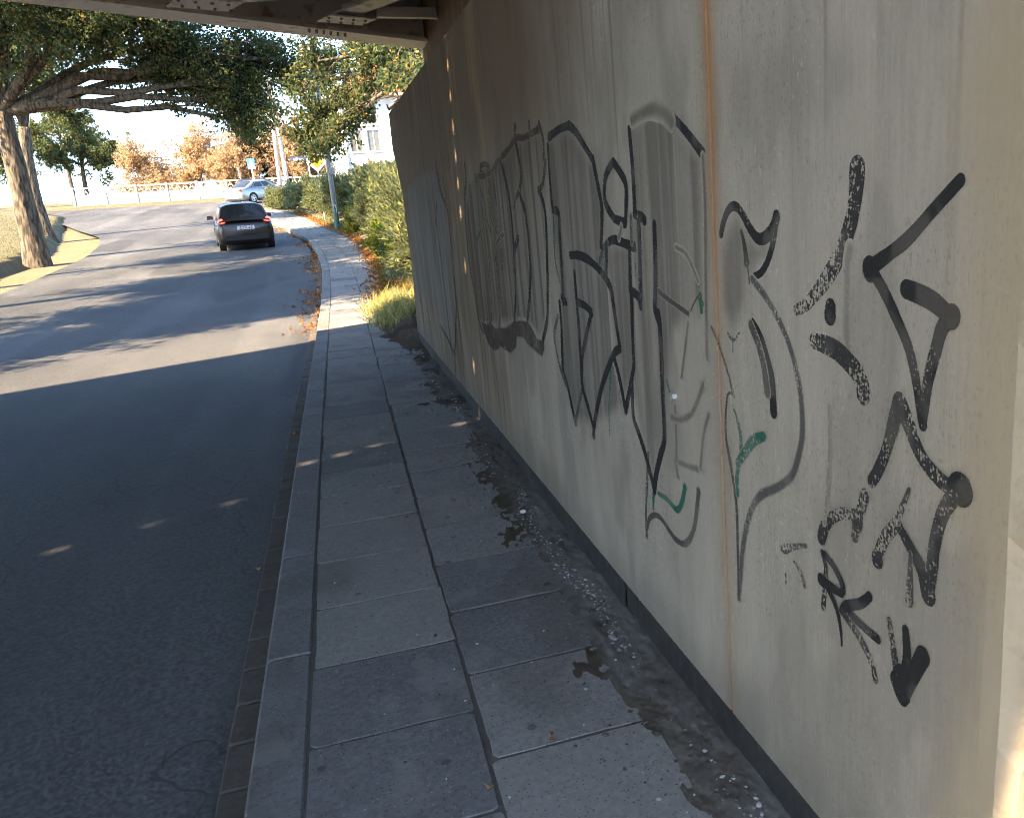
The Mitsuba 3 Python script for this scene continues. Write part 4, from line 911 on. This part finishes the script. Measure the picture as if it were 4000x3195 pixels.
for i, x0 in enumerate(np.arange(-15.4, 2.5, 1.9)):
    z0 = float(PZ(fy)) + .0
    add('post', box(x0 - .07, x0 + .07, fy - .07, fy + .07, z0 - .3, z0 + 1.32), 'fence_concrete', FK)
    for q in range(9): add('slat', box(x0 + .09 + q * .193, x0 + .26 + q * .193, fy - .02, fy + .02, z0 + .05, z0 + .66), 'fence_concrete', FK)
    bars = [box(x0 + .07, x0 + 1.83, fy - .03, fy + .03, z0 + .67, z0 + .76), box(x0 + .07, x0 + 1.83, fy - .03, fy + .03, z0 + 1.16, z0 + 1.26)]
    for q in range(4):
        cx = x0 + .29 + q * .44
        bars += [tube([(cx - .2, fy, z0 + .76), (cx, fy, z0 + 1.16), (cx + .2, fy, z0 + .76)], .03, 5), tube([(cx + .17 * math.cos(a), fy, z0 + .76 + .2 * math.sin(a)) for a in np.linspace(0, math.pi, 7)], .026, 5)]
    add('lattice_panel', cat(bars), 'fence_concrete', FK)
# house
H = thing('white_house', 'white two-storey house with grey-framed windows and a red tiled roof behind the trees', 'house')
hx0, hx1, hy, zb, ze = 2.75, 13.0, 76., 2.6, 10.4
m = box(hx0, hx1, hy, hy + 9, zb, ze); mm = m3.Manifold(m3.Mesh(np.asarray(m.vertices, np.float32), np.asarray(m.faces, np.uint32)))
WIN = [(xa, xa + 1.02, za, zc) for xa in (3.22, 4.62, 7.2, 9.4) for za, zc in ((5.98, 7.72), (8.1, 9.6))]
for xa, xb, za, zc in WIN:
    b = box(xa, xb, hy - .1, hy + .16, za, zc); mm = mm - m3.Manifold(m3.Mesh(np.asarray(b.vertices, np.float32), np.asarray(b.faces, np.uint32)))
add('wall', man(mm), 'render_white', H)
for xa, xb, za, zc in WIN:
    w = add('window', cat([box(xa, xb, hy + .09, hy + .13, za, za + .08), box(xa, xb, hy + .09, hy + .13, zc - .08, zc), box(xa, xa + .08, hy + .09, hy + .13, za + .08, zc - .08), box(xb - .08, xb, hy + .09, hy + .13, za + .08, zc - .08), box((xa + xb) / 2 - .04, (xa + xb) / 2 + .04, hy + .092, hy + .13, za + .08, zc - .08)]), 'window_frame', H)
    add('pane', box(xa + .06, xb - .06, hy + .115, hy + .125, za + .06, zc - .06), 'window_glass', w)
    add('sill', box(xa - .08, xb + .08, hy - .1, hy + .05, za - .07, za - .002), 'window_frame', w)
rf = add('roof', tm([[hx0 - .5, hy - .6, ze], [hx1 + .5, hy - .6, ze], [hx1 + .5, hy + 9.6, ze], [hx0 - .5, hy + 9.6, ze], [hx0 + 4, hy + 4.5, ze + 4.2], [hx1 - 4, hy + 4.5, ze + 4.2]],
                 [[0, 1, 5], [0, 5, 4], [1, 2, 5], [2, 3, 4], [2, 4, 5], [3, 0, 4], [0, 2, 1], [0, 3, 2]]), 'roof_tile', H)
rows = []
for q in range(22):
    t = q / 22; xa, xb = hx0 - .5 + 4.5 * t, hx1 + .5 - 4.5 * t
    rows.append(tube([(xa, hy - .6 + 5.1 * t, ze + 4.2 * t + .03), (xb, hy - .6 + 5.1 * t, ze + 4.2 * t + .03)] if False else [(xa, hy - .6 + 5.1 * t, ze + 4.2 * t + .02), ((xa + xb) / 2, hy - .6 + 5.1 * t, ze + 4.2 * t + .02), (xb, hy - .6 + 5.1 * t, ze + 4.2 * t + .02)], .045, 5))
add('tile_courses', cat(rows), 'roof_tile', rf)
add('gutter', box(hx0 - .5, hx1 + .5, hy - .72, hy - .602, ze - .1, ze + .02), 'window_frame', H)
add('downpipe', cyl(hx0 + .12, hy - .08, zb, ze - .1, .05), 'window_frame', H, smooth=40)
add('chimney', box(7, 7.8, hy + 4, hy + 4.8, ze + 2.5, ze + 5.3), 'roof_tile', H)

# ---------------- cars ----------------
def loft_car(k, place, paint, P, plate=None, lit=False):
    """x forward, y left, z up; P holds the body's measures. place(mesh) puts it on the road."""
    L, Wd = P['L'] / 2, P['W'] / 2
    A_ = lambda n, m, b, parent=k, **q: add(n, place(m), b, parent, **q)
    xs = np.array(P['deck'])[:, 0]; zs = np.array(P['deck'])[:, 1]
    X = np.linspace(-L, L, 49)
    top = np.interp(X, xs, zs); e = np.clip((L - np.abs(X)) / .35, 0, 1); wid = Wd * (.80 + .20 * np.sqrt(1 - (1 - e) ** 2)); bot = .2 + .14 * (1 - np.sqrt(1 - (1 - e) ** 2))
    sec = []
    for x, t, w, b in zip(X, top, wid, bot):
        h = t - b
        half = [(0, b), (.86 * w, b), (.97 * w, b + .1 * h), (w, b + .38 * h), (.985 * w, b + .7 * h), (.93 * w, b + .93 * h), (.84 * w, t), (.4 * w, t + .015), (0, t + .02)]
        sec.append([(x, y, z) for y, z in half] + [(x, -y, z) for y, z in half[-2:0:-1]])
    S = np.array(sec); n, m = S.shape[:2]; v = S.reshape(-1, 3)
    i, j = np.meshgrid(np.arange(n - 1), np.arange(m), indexing='ij'); a = i * m + j; b = i * m + (j + 1) % m
    q = np.stack([a, b, b + m, a + m], -1).reshape(-1, 4)
    v = np.vstack([v, S[0].mean(0) + [-.03, 0, 0], S[-1].mean(0) + [.03, 0, 0]]); c0, c1 = n * m, n * m + 1
    f = np.vstack([q[:, [0, 2, 1]], q[:, [0, 3, 2]], [[c0, jj, (jj + 1) % m] for jj in range(m)], [[c1, (n - 1) * m + (jj + 1) % m, (n - 1) * m + jj] for jj in range(m)]])
    body = tm(v, f)
    if body.volume < 0: body.invert()
    mb = m3.Manifold(m3.Mesh(np.asarray(body.vertices, np.float32), np.asarray(body.faces, np.uint32)))
    R = P['wheel']
    for wx in P['axles']:
        c = m3.Manifold.cylinder(Wd * 2 + .4, R + .055, R + .055, 28).rotate([90, 0, 0]).translate([wx, Wd + .2, R]); mid = m3.Manifold.cube([2, 2 * (Wd - .26), 2], True)
        mb = mb - (c - mid.translate([wx, 0, R]))
    A_('body', man(mb), paint, smooth=35)
    rl = np.array(P['roof'])                     # (x, z) of the cabin's outline, back to front
    beltz = lambda x: np.interp(x, xs, zs) - .02
    def surf(x, vv):
        x = np.asarray(x, float); vv = np.asarray(vv, float); zt = np.maximum(np.interp(x, rl[:, 0], rl[:, 1]), beltz(x) + .001); zb_ = beltz(x); hh = zt - zb_
        wb = Wd * .935 * np.ones_like(x); wt = wb - .30 * hh - .02; s = np.sign(vv); av = np.abs(vv)
        fl = np.clip(av / .55, 0, 1); sd = np.clip((av - .55) / .45, 0, 1); cr = .035 * (1 - fl ** 2) - .05 * np.clip(fl - .72, 0, 1) / .28 * np.clip(hh / .3, 0, 1)
        y = s * np.where(av < .55, fl * wt, wt + (wb - wt) * sd ** .85); z = np.where(av < .55, zt + cr * np.clip(hh / .2, 0, 1), zt - .05 * np.clip(hh / .3, 0, 1) * (1 - sd) - hh * sd)
        return np.stack([x, y, z], -1)
    def patch(x0, x1, v0, v1, off=0., nx=14, nv=9, xf=None):
        Xs, Vs = np.meshgrid(np.linspace(0, 1, nx), np.linspace(v0, v1, nv), indexing='ij')
        XX = x0 + (x1 - x0) * Xs if xf is None else xf(Xs, Vs)
        Pn = surf(XX, Vs); ii, jj = np.meshgrid(np.arange(nx - 1), np.arange(nv - 1), indexing='ij'); kk = ii * nv + jj
        q_ = np.stack([kk, kk + nv, kk + nv + 1, kk + 1], -1).reshape(-1, 4); mm_ = tm(Pn.reshape(-1, 3), np.vstack([q_[:, [0, 1, 2]], q_[:, [0, 2, 3]]]))
        if off:
            cx = np.array([(rl[0, 0] + rl[-1, 0]) / 2, 0, .8]); nrm = mm_.vertex_normals.copy(); flip = ((mm_.vertices - cx) * nrm).sum(1) < 0; nrm[flip] *= -1
            mm_.vertices = mm_.vertices + nrm * off
        return mm_
    A_('cabin', patch(rl[0, 0], rl[-1, 0], -1, 1, 0, 40, 33), paint, smooth=True)
    A_('rear_window', patch(rl[0, 0] + .1, rl[1, 0] - .03, -.46, .46, .008), 'car_glass', smooth=True)
    A_('windscreen', patch(rl[2, 0] + .05, rl[3, 0] - .1, -.47, .47, .008), 'car_glass', smooth=True)
    def sidewin(s, fa, fb):
        lo, hi = rl[0, 0] + .22, rl[3, 0] - .28
        a0, a1 = rl[1, 0] + .02, rl[2, 0] - .02
        def xf(u, vv):
            t = (np.abs(vv) - .6) / .33; xa, xb = a0 + (lo - a0) * t, a1 + (hi - a1) * t
            return xa + (xb - xa) * (fa + (fb - fa) * u)
        return patch(0, 0, .6 * s, .93 * s, .008, 10, 6, xf)
    for s in (-1, 1):
        for fa, fb in ((.0, .10), (.13, .50), (.535, .97)): A_('side_window', sidewin(s, fa, fb), 'car_glass', smooth=True)
        A_('wing_mirror', mov(cbox(.1, .2, .13, .03), rl[3, 0] - .42, s * (Wd + .08), np.interp(rl[3, 0] - .4, xs, zs) + .14), paint)
        tl = trimesh.creation.icosphere(2, 1.); tl.vertices *= [.09, .14 if P['tail'] else .11, .085]
        A_('tail_light', mov(tl, -L + P['tlx'], s * (Wd * .80), P['tlz']), 'red_lens', smooth=True, **({'emitter': {'type': 'area', 'radiance': C(.30, .022, .014)}} if lit else {}))
        hl = trimesh.creation.icosphere(2, 1.); hl.vertices *= [.16, .16, .075]; A_('headlight', mov(hl, L - .16, s * Wd * .72, .64), 'window_glass', smooth=True)
        A_('sill_strip', box(P['axles'][0] + .42, P['axles'][1] - .42, s * (Wd - .012) - .012, s * (Wd - .012) + .012, .235, .29), 'rubber')
        for fx in (.0, .52):
            xd = P['axles'][0] + .5 + fx * 1.55
            A_('door_handle', mov(cbox(.16, .03, .03, .008), xd + .12, s * (Wd * .985), .80), paint)
        for wx in P['axles']:
            w = A_('wheel', mov(rot(trimesh.creation.annulus(R * .66, R, .2, sections=28), math.pi / 2, (1, 0, 0)), wx, s * (Wd - .115), R), 'rubber', smooth=30)
            rim = [mov(rot(trimesh.creation.annulus(R * .58, R * .67, .19, sections=24), math.pi / 2, (1, 0, 0)), wx, s * (Wd - .115), R), mov(rot(trimesh.creation.cylinder(.07, .1, sections=12), math.pi / 2, (1, 0, 0)), wx, s * (Wd - .06), R)]
            for a in range(5):
                b_ = mov(box(-.035, .035, -.02, .02, 0, R * .62), 0, 0, 0); b_ = rot(b_, a * 2 * math.pi / 5 + .3, (0, 1, 0)); rim.append(mov(b_, wx, s * (Wd - .055), R))
            A_('rim', cat(rim), 'alloy', w); A_('disc', mov(rot(trimesh.creation.cylinder(R * .6, .05, sections=20), math.pi / 2, (1, 0, 0)), wx, s * (Wd - .16), R), 'dark_metal', w)
    A_('rear_bumper', mov(box(-.03, .03, -Wd * .76, Wd * .76, -.07, .07), -L - .015, 0, .42), 'rubber' if paint != 'car_silver' else paint)
    A_('front_bumper', mov(box(-.03, .03, -Wd * .76, Wd * .76, -.07, .07), L + .01, 0, .42), paint)
    A_('underbody', box(-L + .35, L - .35, -Wd * .8, Wd * .8, .17, .3), 'rubber')
    pz = P['plate']
    pk = A_('number_plate', box(-L - .045, -L - .032, -.26, .26, pz, pz + .115), 'plate_white')
    if plate:
        t = meshkit.text_mesh(plate, .078, .002, True); w_ = t.extents[0]; t.apply_transform(np.array([[0, 0, -1, 0], [-1, 0, 0, 0], [0, 1, 0, 0], [0, 0, 0, 1.]])); t.apply_translation([-L - .0455, w_ / 2 - .01, pz + .02])
        A_('lettering', t, 'plate_ink', pk)
def placer(x, y, head, scale=.94, dz=0.):
    g = float(PZ.derivative()(y)); h = np.array([math.cos(head), math.sin(head)])
    def f(m):
        m = m.copy(); m.apply_scale(scale); m = rot(m, -math.atan(g * h[1]), (0, 1, 0)); m = rot(m, head); return mov(m, x, y, float(road_z(y)) + .004 + dz)
    return f
HATCH = dict(L=4.05, W=1.72, wheel=.30, axles=(-1.26, 1.25), deck=[(-2.025, .78), (-1.9, .93), (-1.0, .93), (.75, .93), (1.55, .84), (1.95, .70), (2.03, .6)], roof=[(-2.0, .94), (-1.5, 1.45), (.1, 1.47), (1.12, .92)], tail=False, tlx=.16, tlz=.96, plate=.68)
SEDAN = dict(L=4.5, W=1.74, wheel=.315, axles=(-1.32, 1.33), deck=[(-2.25, .86), (-2.1, .97), (-1.5, .98), (-.8, .94), (.85, .93), (1.7, .84), (2.12, .72), (2.25, .6)], roof=[(-1.78, .96), (-.98, 1.40), (.12, 1.44), (1.2, .92)], tail=True, tlx=.07, tlz=.84, plate=.62)
k = thing('hatchback_car', 'dark hatchback seen from behind with its tail light glowing, driving away up the road', 'car')
loft_car(k, placer(-2.42, 30.7, math.pi / 2 + .13), 'car_dark', HATCH, 'CTR 4A', True)
k = thing('sedan_car', 'silver sedan turning right at the junction beyond the hedge', 'car')
loft_car(k, placer(-3.35, 59.6, math.radians(46)), 'car_silver', SEDAN, 'CT 2418')
k = thing('hatchback_car', 'dark car partly hidden behind the silver sedan', 'car')
loft_car(k, placer(-3.3, 63.8, math.radians(8)), 'car_blue_black', HATCH)
